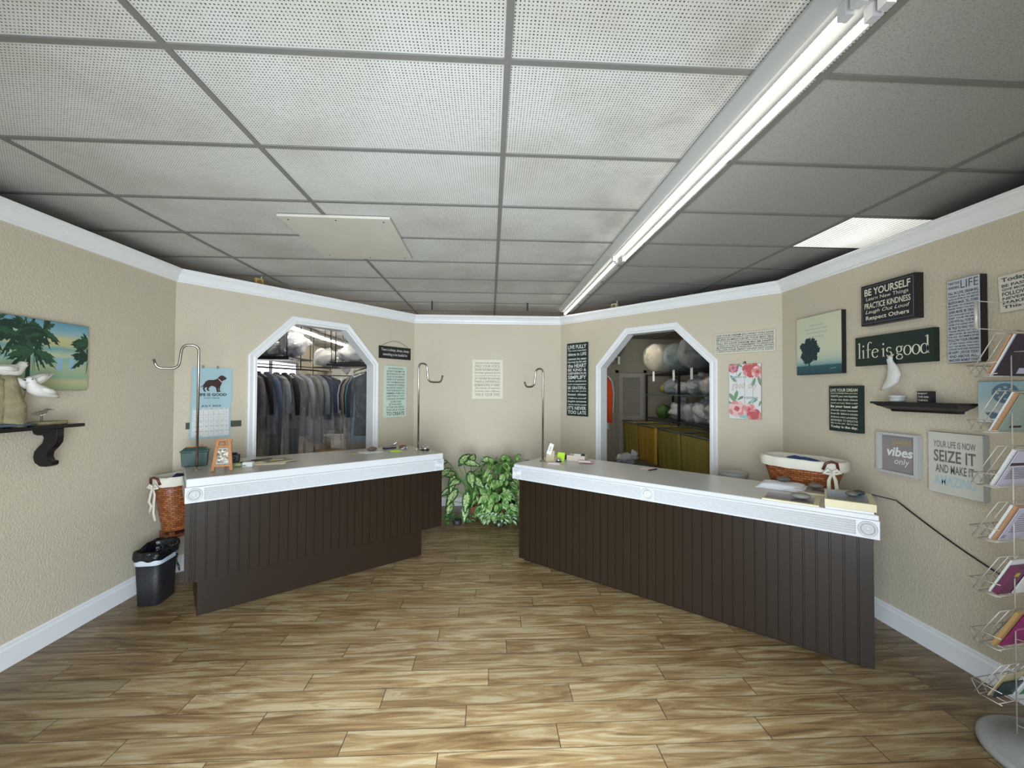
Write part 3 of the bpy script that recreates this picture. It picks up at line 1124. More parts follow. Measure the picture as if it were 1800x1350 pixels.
gw = mat('weathered_white_paint', '#d4d3ce', .6, var=.1, vs=40)
sp = [(-.075, -.115, 0), (-.05, -.098, 0), (-.02, -.075, 0), (.012, -.045, 0), (.024, -.005, 0), (.016, .035, 0), (.0, .07, 0), (-.008, .095, 0), (-.004, .112, 0), (.004, .122, 0)]
MB().tube(sp, [.006, .016, .03, .042, .044, .034, .022, .02, .019, .009], 16, flat=((0, 0, 1), .62)).build('body', gw, g)
MB().tube([(.002, .115, 0), (.016, .128, 0), (.024, .131, 0)], [.009, .005, .0015], 8).build('beak', mat('beak_horn', '#c9bfae', .5), g)
MB().ell((-.012, .106, .011), (.004, .004, .003), 10, 8).build('eye', BLACK, g)
MB().tube([(.01, -.02, -.02), (.01, -.02, -.059)], .008, 8).build('mounting_peg', gw, g)
j = thing('candle_jar', 'small clear glass jar with a white lid on the black ledge shelf', 'jar', M=wframe('right', 1.222, 1.5925, .072))
RX = Matrix.Rotation(-PI / 2, 4, 'X')
MB().lathe([(.038, .001), (.043, .006), (.043, .026), (.040, .028)], 28, M=RX).build('glass_body', mat('cloudy_glass', '#c9ccca', .15, alpha=.75), j)
MB().lathe([(.046, .0285), (.047, .032), (.047, .042), (.044, .045), (.0, .045)], 28, M=RX).build('lid', WHITE_TRIM, j)
bk = thing('word_block', 'small black block reading ENJOY THE little THINGS on the black ledge shelf', 'sign', M=wframe('right', 1.408, 1.5925, .05))
MB().box(-.042, .042, 0, .072, 0, .035).build('block', NAVY, bk, bevel=.001)
t = MB()
write(t, 'ENJOY', -.036, .050, .022, .062, .0357)
write(t, 'THE little', -.036, .030, .030, .042, .0357)
write(t, 'THINGS', -.036, .008, .024, .020, .0357)
t.build('lettering', CREAM_INK, bk)

# ---- left wall: painting, shelf and birds
pm = m_bands('beach_painting', [(0, '#8fa47c'), (.12, '#b9b88a'), (.2, '#8fae93'), (.34, '#a8b58d'), (.47, '#86aea9'), (.52, '#b9c19a'), (.60, '#6f9fa4'), (.66, '#b9b783'), (.76, '#c3bd8e'), (.86, '#87adb8'), (1, '#5f93a8')], -.222, .222, .05, 7)
pt = sign('painting', 'unframed tropical beach painting with dark green palms above the black bracket shelf', 'left', 1.25, 1.864, .80, .445, .03, pm, mat('canvas_edge', '#6b7470', .8), None, None)
PG = [mat('palm_green_paint', '#1e3a2c', .6, var=.2, vs=30), mat('palm_green_paint_light', '#2f5238', .6, var=.2, vs=30), mat('chair_blue_paint', '#8fb2c4', .6)]
fb = MB()
zz = [.0305]
rr = random.Random(11)


def frond(cx, cy, a, L_, m):
    n_ = 9
    top_, bot_ = [], []
    for k in range(n_ + 1):
        t_ = k / n_
        x = cx + math.cos(a) * L_ * t_
        y = cy + math.sin(a) * L_ * t_ - .30 * L_ * t_ * t_
        wv = .030 * math.sin(PI * min(1, t_ * .9 + .08)) * (1 if k % 2 else .55)
        top_.append((x, y + wv * .5))
        bot_.append((x, y - wv * 1.1))
    cl = lambda p: (max(-.397, min(.397, p[0])), max(-.22, min(.22, p[1])))
    zz[0] += .00001
    z_ = zz[0]
    vs = [(*cl(p), z_) for p in top_] + [(*cl(p), z_) for p in bot_]
    fb.add(vs, [(k, n_ + 1 + k, n_ + 2 + k, k + 1) for k in range(n_)], m)


for cx, cy, R in ((.02, .13, .16), (.10, .16, .15), (-.05, .10, .17), (.05, .02, .15), (.405, .10, .13), (.40, .0, .13), (-.2, .14, .2)):
    for k in range(15):
        frond(cx, cy, rr.uniform(-.5, PI + .5), R * rr.uniform(.7, 1.1), rr.randrange(2))
    for k in range(5):
        frond(cx, cy, rr.uniform(-2.4, -.7), R * .7, 0)
for cx, cy in ((.21, -.03), (.29, -.025)):
    fb.poly([(cx - .025, cy - .06), (cx + .02, cy - .06), (cx + .015, cy + .02), (cx - .02, cy + .02)], .0304, 2)
fb.poly([(-.0, -.22), (.03, -.22), (.035, .12), (.02, .12)], .0304, 0)
fb.build('painted_palms', PG, pt)

ws = thing('bracket_shelf', 'glossy black shelf on a curled S-shaped bracket under the beach painting', 'shelf', M=wframe('left', 1.55, 1.405, 0))
gb_ = mat('gloss_black', '#101015', .18)
MB().box(-.60, .535, 0, .022, 0, .175).build('shelf_board', gb_, ws, bevel=.003)
S = [(.205, .0), (.205, -.055), (.20, -.09), (.165, -.125), (.135, -.15), (.13, -.175), (.14, -.195), (.155, -.205), (.165, -.20), (.172, -.212), (.17, -.228), (.155, -.236), (.12, -.24), (.075, -.238), (.035, -.215), (.022, -.18), (.03, -.145),
     (.06, -.115), (.09, -.09), (.10, -.06), (.09, -.045), (.05, -.045), (.022, -.038), (.012, -.02), (.012, 0)]
S = [(x * .78, y) for x, y in S]
for x in (.395, -.40):
    MB().prism([(a, b) for a, b in S], -.022, .022, M=Matrix(((0, 0, 1, x), (0, 1, 0, 0), (1, 0, 0, 0), (0, 0, 0, 1)))).build('bracket', gb_, ws, bevel=.006)

bw = mat('white_bird_paint', '#dddad2', .55)
dw = mat('driftwood', '#8f8467', .85, var=.55, vs=22, bump=.9, bs=25, bd=.015)


def place_on_shelf(y, d, z=1.4275):
    """a point on the bracket shelf: y along the wall, d out from the wall."""
    return (-2.85 + d, y, z)


dp = thing('driftwood_post', 'weathered driftwood post at the end of the bracket shelf carrying white birds', 'driftwood', loc=place_on_shelf(2.555, .095))
mb = MB()
mb.tube([(0, 0, 0), (0, .005, .05), (.005, 0, .12), (-.005, -.01, .19), (0, -.015, .25), (0, -.012, .30)], [.065, .062, .060, .052, .042, .03], 12)
mb.tube([(-.01, -.06, 0), (0, -.065, .1), (0, -.06, .2), (0, -.055, .275)], [.03, .03, .026, .018], 9)
mb.tube([(0, .02, .12), (.005, .045, .2), (0, .035, .24)], [.025, .02, .012], 9)
mb.build('post', dw, dp)
tealr = mat('blue_grey_base', '#4d5a62', .7, var=.3, vs=20)
mb = MB()
mb.tube([(0, -.16, .012), (0, -.05, .014), (0, .05, .013), (0, .13, .01)], [.02, .07, .07, .02], 10, flat=((0, 0, 1), .2))
mb.build('base', tealr, dp)


def bird(label, loc, heading, tiltv, grp):
    b = thing('white_bird', label, 'bird figure', loc=loc, group=grp)
    b.rotation_euler = (0, tiltv, heading)
    MB().tube([(-.115, 0, .004), (-.085, 0, .004), (-.05, 0, .004), (0, 0, 0), (.03, 0, .004), (.05, 0, .022), (.062, 0, .036), (.075, 0, .036), (.085, 0, .03)],
              [.005, .016, .028, .037, .034, .023, .023, .021, .006], 14).build('body', bw, b)
    MB().tube([(.083, 0, .031), (.098, 0, .027)], [.005, .0015], 6).build('beak', BLACK, b)
    for s_ in (-1, 1):
        MB().ell((.071, s_ * .0195, .041), (.0045, .0035, .0045), 8, 6).build('eye', BLACK, b)
    MB().tube([(-.10, -.014, .014), (-.04, -.033, .010), (.01, -.036, .006)], [.003, .016, .010], 8, flat=((0, 1, 0), .3)).build('wing', bw, b)
    MB().tube([(-.10, .014, .014), (-.04, .033, .010), (.01, .036, .006)], [.003, .016, .010], 8, flat=((0, 1, 0), .3)).build('wing', bw, b)
    return b


g_ = 'white birds on the driftwood post'
bird('topmost of the white birds on the driftwood post, sitting level', (-2.752, 2.545, 1.755), PI / 2, 0, g_)
bird('middle white bird on the driftwood post with its tail cocked up', (-2.735, 2.645, 1.690), -PI / 2 - .2, .45, g_)
bird('lowest white bird on the driftwood post leaning with tail down', (-2.690, 2.640, 1.640), -PI / 2 - .1, -.40, g_)

sp_ = thing('sandpiper', 'little brown and white sandpiper figure standing on a flat driftwood slab', 'bird figure', loc=place_on_shelf(2.735, .08, 1.449))
sp_.rotation_euler = (0, 0, PI / 2)
MB().tube([(-.055, 0, .045), (-.03, 0, .048), (0, 0, .052), (.02, 0, .057), (.031, 0, .069), (.040, 0, .073)], [.003, .01, .014, .012, .009, .007], 10).build('body', mat('piper_brown', '#7c6f62', .7, var=.3, vs=60), sp_)
MB().tube([(-.01, 0, .042), (.012, 0, .046), (.024, 0, .058)], [.008, .011, .008], 8).build('breast', bw, sp_)
MB().tube([(.045, 0, .073), (.075, 0, .068)], [.003, .001], 6).build('beak', BLACK, sp_)
for s_ in (-.005, .005):
    MB().tube([(0, s_, .042), (.004, s_, .02), (.0, s_, .0)], .0015, 6).build('leg', BLACK, sp_)
mb = MB()
mb.prism([(-.05, -.09), (.02, -.11), (.05, -.03), (.055, .08), (.01, .13), (-.04, .10), (-.06, .0)], 0, .02)
sl = mb.build('driftwood_slab', dw, loc=place_on_shelf(2.755, .085, 1.428), bevel=.004)
tag(sl, 'flat pale driftwood slab under the sandpiper on the bracket shelf', 'driftwood')

# ------------------------------------------------------------------ counters


def rosette(size, depth):
    mb = MB()
    h = size / 2
    mb.box(-h, h, -depth, 0, -h, h)
    RM = Matrix.Rotation(PI / 2, 4, 'X')
    prof = [(.86, 0), (.84, .05), (.76, .085), (.68, .05), (.62, .0), (.56, .0), (.50, .06), (.42, .085), (.34, .05), (.30, .01), (.24, .01), (.18, .06), (.08, .08), (0, .08)]
    prof = [(r_ * h, depth + z_ * size * .9) for r_, z_ in prof]
    mb.lathe(prof, 32, M=RM)
    return mb


def counter(name, label, O, ang, Lx, top, zt, trim0, trim1, pan0, px0, px1, toe, ros, plain_end):
    root = thing(name, label, 'counter', loc=(O[0], O[1], 0), rotz=ang)
    # beadboard front
    mb = MB()
    y0 = .02
    x = px0
    pitch, gw, gd = .0675, .012, .009
    outline = [(px0, y0 + .03), (px0, y0)]
    x = px0 + .03
    first = True
    while x < px1 - .02:
        outline += [(x, y0), (x + .002, y0 + gd), (x + gw - .002, y0 + gd), (x + gw, y0)]
        x += .022 if first else pitch
        first = False
    outline += [(px1, y0), (px1, y0 + .03)]
    mb.prism(outline, pan0, trim0 + .02)
    mb.build('front_panel', PANEL_BROWN, root)
    bx = MB()
    bx.box(toe[0], toe[1], y0 + .032, .56, pan0 + .0, zt - .052)
    bx.build('cabinet_body', PANEL_BROWN, root)
    tk = MB()
    tk.box(toe[0], toe[1], toe[2], .54, 0, pan0 - .001)
    tk.build('toe_kick', PANEL_BROWN, root, bevel=.002)
    # fluted apron
    n_ = 6
    hh = trim1 - trim0
    prof = [(.019, trim0), (0, trim0), (0, trim0 + hh * .07)]
    for k in range(n_):
        a = trim0 + hh * (.10 + .80 * k / n_)
        p_ = hh * .80 / n_
        prof += [(0, a + p_ * .12), (.004, a + p_ * .30), (.007, a + p_ * .5), (.004, a + p_ * .70), (0, a + p_ * .88)]
    prof += [(0, trim1), (.019, trim1)]
    fl_ = MB()
    sz = hh
    xs = [0] + [v for v in ros] + [Lx]
    segs = []
    rc = [sz / 2] + list(ros) + [Lx - sz / 2]
    for a, b in zip(rc[:-1], rc[1:]):
        segs.append((a + sz / 2, b - sz / 2))
    for a, b in segs:
        m_ = len(prof)
        vs = [(a, y, z) for y, z in prof] + [(b, y, z) for y, z in prof]
        fs = [(j, (j + 1) % m_, m_ + (j + 1) % m_, m_ + j) for j in range(m_)] + [tuple(range(m_ - 1, -1, -1)), tuple(range(m_, 2 * m_))]
        fl_.add(vs, fs)
    fl_.box(0.002, plain_end, .004, .02, trim0, trim1)
    fl_.build('fluted_trim', WHITE_TRIM, root)
    for cx in rc:
        rosette(sz, .006).build('rosette', WHITE_TRIM, root, M=Matrix.Translation((cx, .004, (trim0 + trim1) / 2)))
    # white end boards under the top
    for xe in (0, Lx - .018):
        MB().box(xe, xe + .018, .02, .56, trim0, trim1).build('end_trim', WHITE_TRIM, root)
    # top
    ct = MB()
    ct.prism(top, trim1 + .0012, zt - .0015, 0)
    c_ = Vector((sum(p[0] for p in top) / len(top), sum(p[1] for p in top) / len(top)))
    ct.build('countertop_edge', WHITE_TRIM, root, bevel=.004)
    ins = []
    for p in top:
        v_ = Vector(p) - c_
        ins.append(tuple(c_ + v_ * (1 - .006 / v_.length * 1.4)))
    MB().prism(ins, zt - .0018, zt).build('countertop', TOP_TAUPE if zt > .98 else TOP_PALE, root)
    return root


LO, LA = (-2.167, 3.108), math.atan2(.597, .802)
RO, RA = (.225, 4.135), math.atan2(-.66, .752)
counter('service_counter', 'raised dark brown counter with white fluted edge below the clothes-rail doorway', LO, LA, 2.108, [(.006, -.002), (2.10, -.002), (2.092, .775), (.012, .905)], 1.01, .836, .948, .256, .004, 2.10, (.082, 1.885, .045), [], .05)
counter('service_counter', 'longer dark brown counter with white fluted edge standing near the floor by the spinner rack', RO, RA, 2.725, [(.02, -.004), (2.722, -.004), (2.745, .60), (.0, .80), (-.004, .03)], .936, .793, .902, .028, .07, 2.698, (.10, 2.66, .06), [1.348], .05)


def LP(x, y, z=1.0105):
    c, s = math.cos(LA), math.sin(LA)
    return (LO[0] + x * c - y * s, LO[1] + x * s + y * c, z)


def RP(x, y, z=.9365):
    c, s = math.cos(RA), math.sin(RA)
    return (RO[0] + x * c - y * s, RO[1] + x * s + y * c, z)


# garment hooks
def rounded(pts, r=.03, n_=6):
    out = [Vector(pts[0])]
    for a, b, c in zip(pts[:-2], pts[1:-1], pts[2:]):
        a, b, c = Vector(a), Vector(b), Vector(c)
        rr_ = min(r, (b - a).length * .49, (c - b).length * .49)
        p, q = b + (a - b).normalized() * rr_, b + (c - b).normalized() * rr_
        for i in range(n_ + 1):
            t_ = i / n_
            out.append(p * (1 - t_) ** 2 + b * 2 * t_ * (1 - t_) + q * t_ * t_)
    out.append(Vector(pts[-1]))
    return out


def hook(label, loc, ang, sgn, topz, wid, drop, reach, tip):
    r_ = thing('garment_hook_stand', label, 'garment hook', loc=loc, rotz=ang, group=None)
    h = topz - loc[2]
    pts = [(0, 0, .004), (0, 0, h), (sgn * wid, 0, h), (sgn * (wid + .02), 0, h - drop), (sgn * (wid + reach - .02), 0, h - drop - .002), (sgn * (wid + reach), 0, h - drop + tip)]
    MB().tube(rounded(pts, .052, 8), .0095, 12).build('hooked_pole', STEEL, r_)
    MB().lathe([(.034, 0), (.034, .004), (.018, .007), (.0125, .022), (.0095, .024)], 24).build('base_flange', STEEL, r_)
    return r_


hook('steel garment hook at the wall end of the raised counter, beside the green box', LP(.085, .397), LA, -1, 2.005, .105, .19, .17, .065)
hook('steel garment hook at the middle end of the raised counter, next to the service bell', LP(2.0, .356), LA, 1, 1.95, .095, .20, .20, .075)
hook('steel garment hook standing on the pale counter with paper tags tied to it', RP(.146, .313), RA, -1, 1.885, .09, .185, .145, .05)

# ---- things on the raised counter
def face(loc, ang, dz=0):
    return dict(loc=loc, rotz=ang)


gbx = thing('recipe_box', 'dark green lidded plastic box at the wall end of the raised counter', 'box', loc=LP(.085, .66), rotz=LA - .15)
GR = mat('dark_green_plastic', '#24423a', .5)
mb = MB()
mb.prism([(-.085, -.05), (.085, -.05), (.085, .05), (-.085, .05)], 0, .115, top=[(-.092, -.056), (.092, -.056), (.092, .056), (-.092, .056)])
mb.build('box_body', GR, gbx, bevel=.004)
mb = MB()
mb.prism([(-.098, -.062), (.098, -.062), (.098, .062), (-.098, .062)], .116, .128)
mb.prism([(-.09, -.054), (.09, -.054), (.09, .054), (-.09, .054)], .128, .152, top=[(-.07, -.04), (.07, -.04), (.07, .04), (-.07, .04)])
mb.build('lid', GR, gbx, bevel=.003)
MB().box(-.012, .012, -.068, -.058, .10, .126).build('latch', GR, gbx)
st_ = MB()
st_.box(-.055, .055, -.010, .010, 0, .008)
st_.box(.045, .058, -.008, .008, .008, .022)
tag(st_.build('wooden_stick', WOOD_ORANGE, loc=LP(.085, .655, 1.1632), rotz=LA + .1, bevel=.002), 'short orange wooden stick lying on the green box lid', 'stick')

es = thing('photo_easel', 'orange wooden easel frame holding a small photo on the raised counter', 'picture frame', loc=LP(.235, .215), rotz=LA - .30)
TL = Matrix.Rotation(-.20, 4, 'X')
for s_ in (-1, 1):
    MB().box(-.011, .011, -.010, .010, 0, .245, M=Matrix.Translation((s_ * .062, 0, 0)) @ TL @ Matrix.Rotation(s_ * -.10, 4, 'Y')).build('leg', WOOD_ORANGE, es, bevel=.0015)
MB().box(-.060, .060, -.014, .008, .032, .050, M=TL).build('ledge', WOOD_ORANGE, es, bevel=.0015)
MB().box(-.056, .056, -.008, .008, .185, .200, M=TL).build('upper_rail', WOOD_ORANGE, es, bevel=.0015)
MB().box(-.058, .058, -.009, .009, .232, .250, M=TL).build('top_rail', WOOD_ORANGE, es, bevel=.0015)
MB().box(-.008, .008, -.006, .006, 0, .235, M=Matrix.Translation((0, .115, 0)) @ Matrix.Rotation(.30, 4, 'X')).build('rear_leg', WOOD_ORANGE, es)
ph = MB()
ph.box(-.050, .050, -.004, .004, .052, .182, 0, M=TL)
ph.box(-.038, .038, -.0048, -.0039, .066, .168, 1, M=TL)
k_ = NT('photo_print')
f_ = k_.noise(k_.co(), 38, 4, .7)
k_.base(k_.ramp(f_, [(.35, hexc('#2c2a22')), (.46, hexc('#7d6f58')), (.54, hexc('#b9b1a2')), (.6, hexc('#e6e4de')), (.7, hexc('#8f5c3a'))]))
k_.set(Roughness=.25)
ph.build('photo', [mat('glass_grey_mat', '#9a978e', .3), k_.m], es)

bc = MB()
bc.box(-.05, .05, -.035, .035, 0, .07)
bc.box(-.03, .03, -.025, .025, .07, .085)
bc.tube([(0, -.035, .035), (0, -.05, .035)], .022, 14)
tag(bc.build('camera_case', BLACK_PLASTIC, loc=LP(.355, .655), rotz=LA - .2, bevel=.01), 'chunky black case behind the photo easel on the raised counter', 'case')
bb = MB()
bb.box(-.037, .037, -.03, .03, 0, .036, 0)
bb.box(-.035, -.010, -.0306, -.0300, .008, .014, 1)
tag(bb.build('small_box', [PAPER, DARK_INK], loc=LP(.43, .335), rotz=LA - .45, bevel=.001), 'small white cardboard box lying before the black clutter on the raised counter', 'box')
ty = thing('tape_dispenser', 'small olive and cream bottle toppled beside the white box', 'bottle', loc=LP(.36, .36), rotz=LA)
MB().tube([(-.03, 0, .014), (.02, 0, .014), (.03, 0, .014)], [.013, .013, .008], 12).build('bottle_body', mat('olive_plastic', '#9aa36a', .5), ty)
MB().tube([(.03, 0, .014), (.043, 0, .014)], .007, 10).build('cap', LINEN, ty)
sg = thing('sunglasses', 'black sunglasses folded flat behind the white box on the raised counter', 'glasses', loc=LP(.45, .50), rotz=LA - .1)
for s_ in (-1, 1):
    MB().prism([(s_ * .006, .0), (s_ * .055, .002), (s_ * .06, .02), (s_ * .05, .035), (s_ * .012, .033)], 0, .006).build('lens', BLACK, sg, bevel=.002)
MB().tube([(-.058, .03, .008), (0, .045, .012), (.058, .03, .008)], .004, 6).build('frame', BLACK, sg)
kp = thing('phone_handset', 'long black handset lying behind the magazines on the raised counter', 'phone', loc=LP(.56, .56), rotz=LA + .1)
MB().box(-.085, .085, -.022, .022, 0, .018).build('handset_body', BLACK_PLASTIC, kp, bevel=.006)
MB().box(-.07, -.03, -.014, .014, .0182, .0195).build('keypad', mat('dark_grey_rubber', '#3a3a3d', .7), kp)
for k, (x, y, a, m_, lb) in enumerate(((.60, .42, -.35, PAPER2, 'bottom cream leaflet of the small pile on the raised counter'), (.68, .44, .12, mat('newsprint', '#b8ad98', .8, var=.2, vs=60), 'printed magazine in the middle of the small pile on the raised counter'), (.665, .455, .25, mat('mottled_cover', '#6e5d50', .5, var=.5, vs=25), 'dark mottled booklet on top of the small paper pile'))):
    s_ = 1 - .15 * k
    tag(MB().box(-.14 * s_, .14 * s_, -.10 * s_, .10 * s_, 0, .005).build('leaflet', m_, loc=LP(x, y, 1.0108 + .0056 * k), rotz=LA + a, bevel=.001), lb, 'leaflet', 'papers piled on the raised counter')
tag(MB().box(-.05, .05, -.012, .012, 0, .002).build('sticky_note', mat('yellow_note', '#d8cf6a', .8), loc=LP(.66, .44, 1.0282), rotz=LA + .05), 'narrow yellow note strip on top of the dark booklet', 'note')
tag(MB().box(-.055, .055, -.04, .04, 0, .0012).build('tan_paper_slip', mat('tan_slip', '#b9a47c', .8), loc=LP(1.36, .50), rotz=LA + .2), 'loose tan paper slip lying left of the brown stone on the raised counter', 'paper slip')
for k, (x, y, a) in enumerate(((1.545, .50, .1), (1.52, .52, -.15))):
    tag(MB().box(-.10, .10, -.075, .075, 0, .0016).build('paper_sheet', PAPER, loc=LP(x, y, 1.0107 + .0019 * k), rotz=LA + a), ('lower white sheet under the brown stone on the raised counter', 'upper white sheet directly under the brown stone on the raised counter')[k], 'paper', 'white sheets on the raised counter')
tag(MB().ell((0, 0, .022), (.055, .04, .022), 20, 12).build('paperweight_stone', mat('brown_stone', '#5b4b3b', .4, var=.3, vs=30), loc=LP(1.57, .56, 1.0140), rotz=LA), 'flat brown stone holding down white paper on the raised counter', 'stone')
sr = thing('stapler', 'silver and black stapler near the doorway edge of the raised counter', 'stapler', loc=LP(1.80, .645), rotz=LA + .05)
MB().box(-.075, .075, -.018, .018, 0, .012).build('stapler_base', BLACK_PLASTIC, sr, bevel=.003)
MB().prism([(-.075, .016), (.06, .026), (.092, .058), (.085, .064), (.05, .042), (-.075, .034)], -.014, .014, M=Matrix(((1, 0, 0, 0), (0, 0, 1, 0), (0, 1, 0, 0), (0, 0, 0, 1)))).build('stapler_arm', mat('silver_plastic', '#8f8f92', .3, .6), sr, bevel=.003)
MB().box(-.074, -.058, -.012, .012, .011, .018).build('hinge', BLACK_PLASTIC, sr)
tag(MB().box(-.042, .042, -.038, .038, 0, .010).build('sticky_note_pad', NEON, loc=LP(1.765, .40), rotz=LA + .35, bevel=.0006), 'neon green sticky note pad on the raised counter', 'note pad')
pn = thing('tagging_tool', 'white price tagging tool with dark handle end near the bell', 'tool', loc=LP(1.90, .50), rotz=LA + .75)
MB().tube([(-.065, 0, .011), (.05, 0, .013)], [.006, .010], 10).build('handle', PAPER, pn)
MB().box(.042, .066, -.022, .022, 0, .026).build('head', mat('silver_plastic', ''), pn, bevel=.003)
wl_ = MB()
wl_.ell((0, 0, .018), (.05, .03, .018), 16, 10, fn=lambda d: 1 + .18 * noise.noise(d * 2.5))
tag(wl_.build('leather_key_pouch', mat('brown_leather', '#6b4a33', .5, var=.3, vs=30), loc=LP(1.93, .58), rotz=LA), 'crumpled brown leather pouch behind the tagging tool', 'pouch')
be = thing('service_bell', 'chrome service bell at the middle end of the raised counter', 'bell', loc=LP(2.045, .285))
MB().lathe([(.044, 0), (.046, .004), (.044, .010), (.038, .012)], 28).build('base', BLACK, be)
MB().lathe([(.041, .013), (.040, .024), (.033, .040), (.020, .050), (.006, .054), (0, .054)], 28).build('dome', CHROME, be)
MB().lathe([(.004, .054), (.004, .062), (.007, .063), (.007, .067), (0, .068)], 14).build('plunger', CHROME, be)

# ---- things on the pale counter
tg = thing('hang_tag', 'white paper tag leaning on the garment hook of the pale counter', 'tag', loc=RP(.195, .30), rotz=RA)
MB().box(-.025, .025, -.0015, .0015, .085, .20, M=Matrix.Rotation(.34, 4, 'Y') @ Matrix.Rotation(-.05, 4, 'X')).build('card', PAPER, tg)
t = MB()
for k in range(3):
    t.box(-.012, .012, -.0021, -.0016, .125 + .016 * k, .130 + .016 * k, M=Matrix.Rotation(.34, 4, 'Y') @ Matrix.Rotation(-.05, 4, 'X'))
t.build('print_marks', DARK_INK, tg)
MB().tube([(.055, 0, .195), (-.02, .012, .225), (-.049, .02, .23)], .0015, 6).build('string', mat('brown_twine', ''), tg)
en = MB()
en.box(-.045, .045, -.004, .004, 0, .115, M=Matrix.Rotation(-.08, 4, 'X'))
tag(en.build('tan_envelope', mat('tan_card', '#b3a584', .8), loc=RP(.225, .33), rotz=RA + .1, bevel=.001), 'small tan envelope standing against the garment hook on the pale counter', 'envelope')
gn = MB()
gn.box(-.040, .040, -.007, .007, 0, .085, M=Matrix.Rotation(-.22, 4, 'X'))
tag(gn.build('sticky_note_pad', NEON, loc=RP(.275, .45), rotz=RA, bevel=.0006), 'upright neon green note pad beside the desk tray on the pale counter', 'note pad')
bm_ = thing('desk_bell', 'round dark metal bell with shiny dome by the green note pad', 'bell', loc=RP(.30, .37), rotz=RA)
MB().lathe([(.028, 0), (.03, .004), (.028, .01), (.02, .012)], 20).build('base', BLACK, bm_)
MB().lathe([(.027, .013), (.026, .024), (.018, .038), (.004, .045), (0, .045)], 20).build('dome', CHROME, bm_)
og = thing('desk_tray', 'pale cardboard tray of tape rolls on the pale counter', 'tray', loc=RP(.385, .60), rotz=RA + .25)
mb = MB()
mb.box(-.095, .095, -.065, .065, 0, .004)
mb.box(-.095, .095, -.065, -.061, .004, .055)
mb.box(-.095, .095, .061, .065, .004, .055)
mb.box(-.095, -.091, -.061, .061, .004, .055)
mb.box(.091, .095, -.061, .061, .004, .055)
mb.build('tray', mat('pale_cardboard', '#c6b6a6', .8), og)
tag(MB().box(-.04, .04, -.024, .024, 0, .06).build('label_roll_box', PAPER, loc=RP(.395, .60, .9412), rotz=RA + .2, bevel=.004), 'white label box standing in the desk tray', 'box')
tag(MB().box(-.013, .013, -.026, .026, 0, .065).build('tape_cartridge', BLACK_PLASTIC, loc=RP(.450, .60, .9412), rotz=RA + .2, bevel=.003), 'black cartridge at the end of the desk tray', 'cartridge')
td = MB()
td.prism([(-.06, 0), (.05, 0), (.055, .03), (.02, .045), (-.02, .04), (-.055, .065)], -.02, .02, M=Matrix(((1, 0, 0, 0), (0, 0, 1, 0), (0, 1, 0, 0), (0, 0, 0, 1))))
tag(td.build('tape_dispenser', BLACK_PLASTIC, loc=RP(.245, .60, .9372), rotz=RA + .3, bevel=.004), 'black tape dispenser behind the green note pad', 'tape dispenser')
for k, (x, y, a, lb) in enumerate(((.335, .255, .3, 'pink ticket pad lying before the garment hook on the pale counter'), (.50, .565, -.2, 'pink ticket pad right of the desk tray, nearest the clothes doorway'), (.545, .49, .35, 'pink ticket pad overlapping its neighbour, lower of the two right of the tray'))):
    p_ = thing('ticket_pad', lb, 'ticket pad', loc=RP(x, y, .9367 + (.0124 if k == 2 else 0)), rotz=RA + a, group='pink and white ticket pads')
    MB().box(-.07, .07, -.04, .04, 0, .005).build('pink_sheets', PINK, p_)
    MB().box(-.068, .05, -.034, .038, .0052, .012).build('white_sheets', PAPER, p_, bevel=.002)
tag(MB().box(-.06, .06, -.05, .05, 0, .001).build('ticket_slip', mat('pale_pink_slip', '#dcc0ba', .8), loc=RP(1.135, .60), rotz=RA + .1), 'single pale pink ticket slip lying near the doorway edge of the pale counter', 'ticket')
pe = thing('marker_pen', 'black marker pen lying beside the single pink slip', 'pen', loc=RP(1.195, .545, .9425), rotz=RA + 1.25)
MB().tube([(-.055, 0, 0), (.03, 0, 0)], .006, 10).build('barrel', BLACK, pe)
MB().tube([(.03, 0, 0), (.06, 0, 0), (.066, 0, 0)], [.007, .0065, .003], 10).build('cap', BLACK_PLASTIC, pe)

# calendars and prints on the far end of the pale counter
SEA1 = m_bands('dusk_sea_print', [(0, '#4a434d'), (.4, '#6d646f'), (.6, '#8b8494'), (1, '#a39fb0')], -.1, .1, .35, 14, 1, .3)
SEA2 = m_bands('grey_beach_print', [(0, '#9b948a'), (.5, '#857f7a'), (1, '#a5a29c')], -.1, .1, .3, 10, 1, .3)
SEA3 = m_bands('blue_surf_print', [(0, '#6b6a70'), (.35, '#87898f'), (.6, '#7c93b3'), (1, '#9fb1c6')], -.1, .1, .3, 10, 1, .3)


def sheet(label, x, y, a, z, w_, d_, th, pic, body=PAPER2, name='beach_calendar', border=.012):
    r_ = thing(name, label, 'calendar', loc=RP(x, y, z), rotz=RA + a, group='beach calendars on the pale counter')
    MB().box(-w_ / 2, w_ / 2, -d_ / 2, d_ / 2, 0, th).build('pages', body, r_, bevel=.001)
    MB().box(-w_ / 2 + border, w_ / 2 - border * 2.5, -d_ / 2 + border * 2, d_ / 2 - border, th + .0002, th + .0008).build('cover_photo', pic, r_)
    return r_


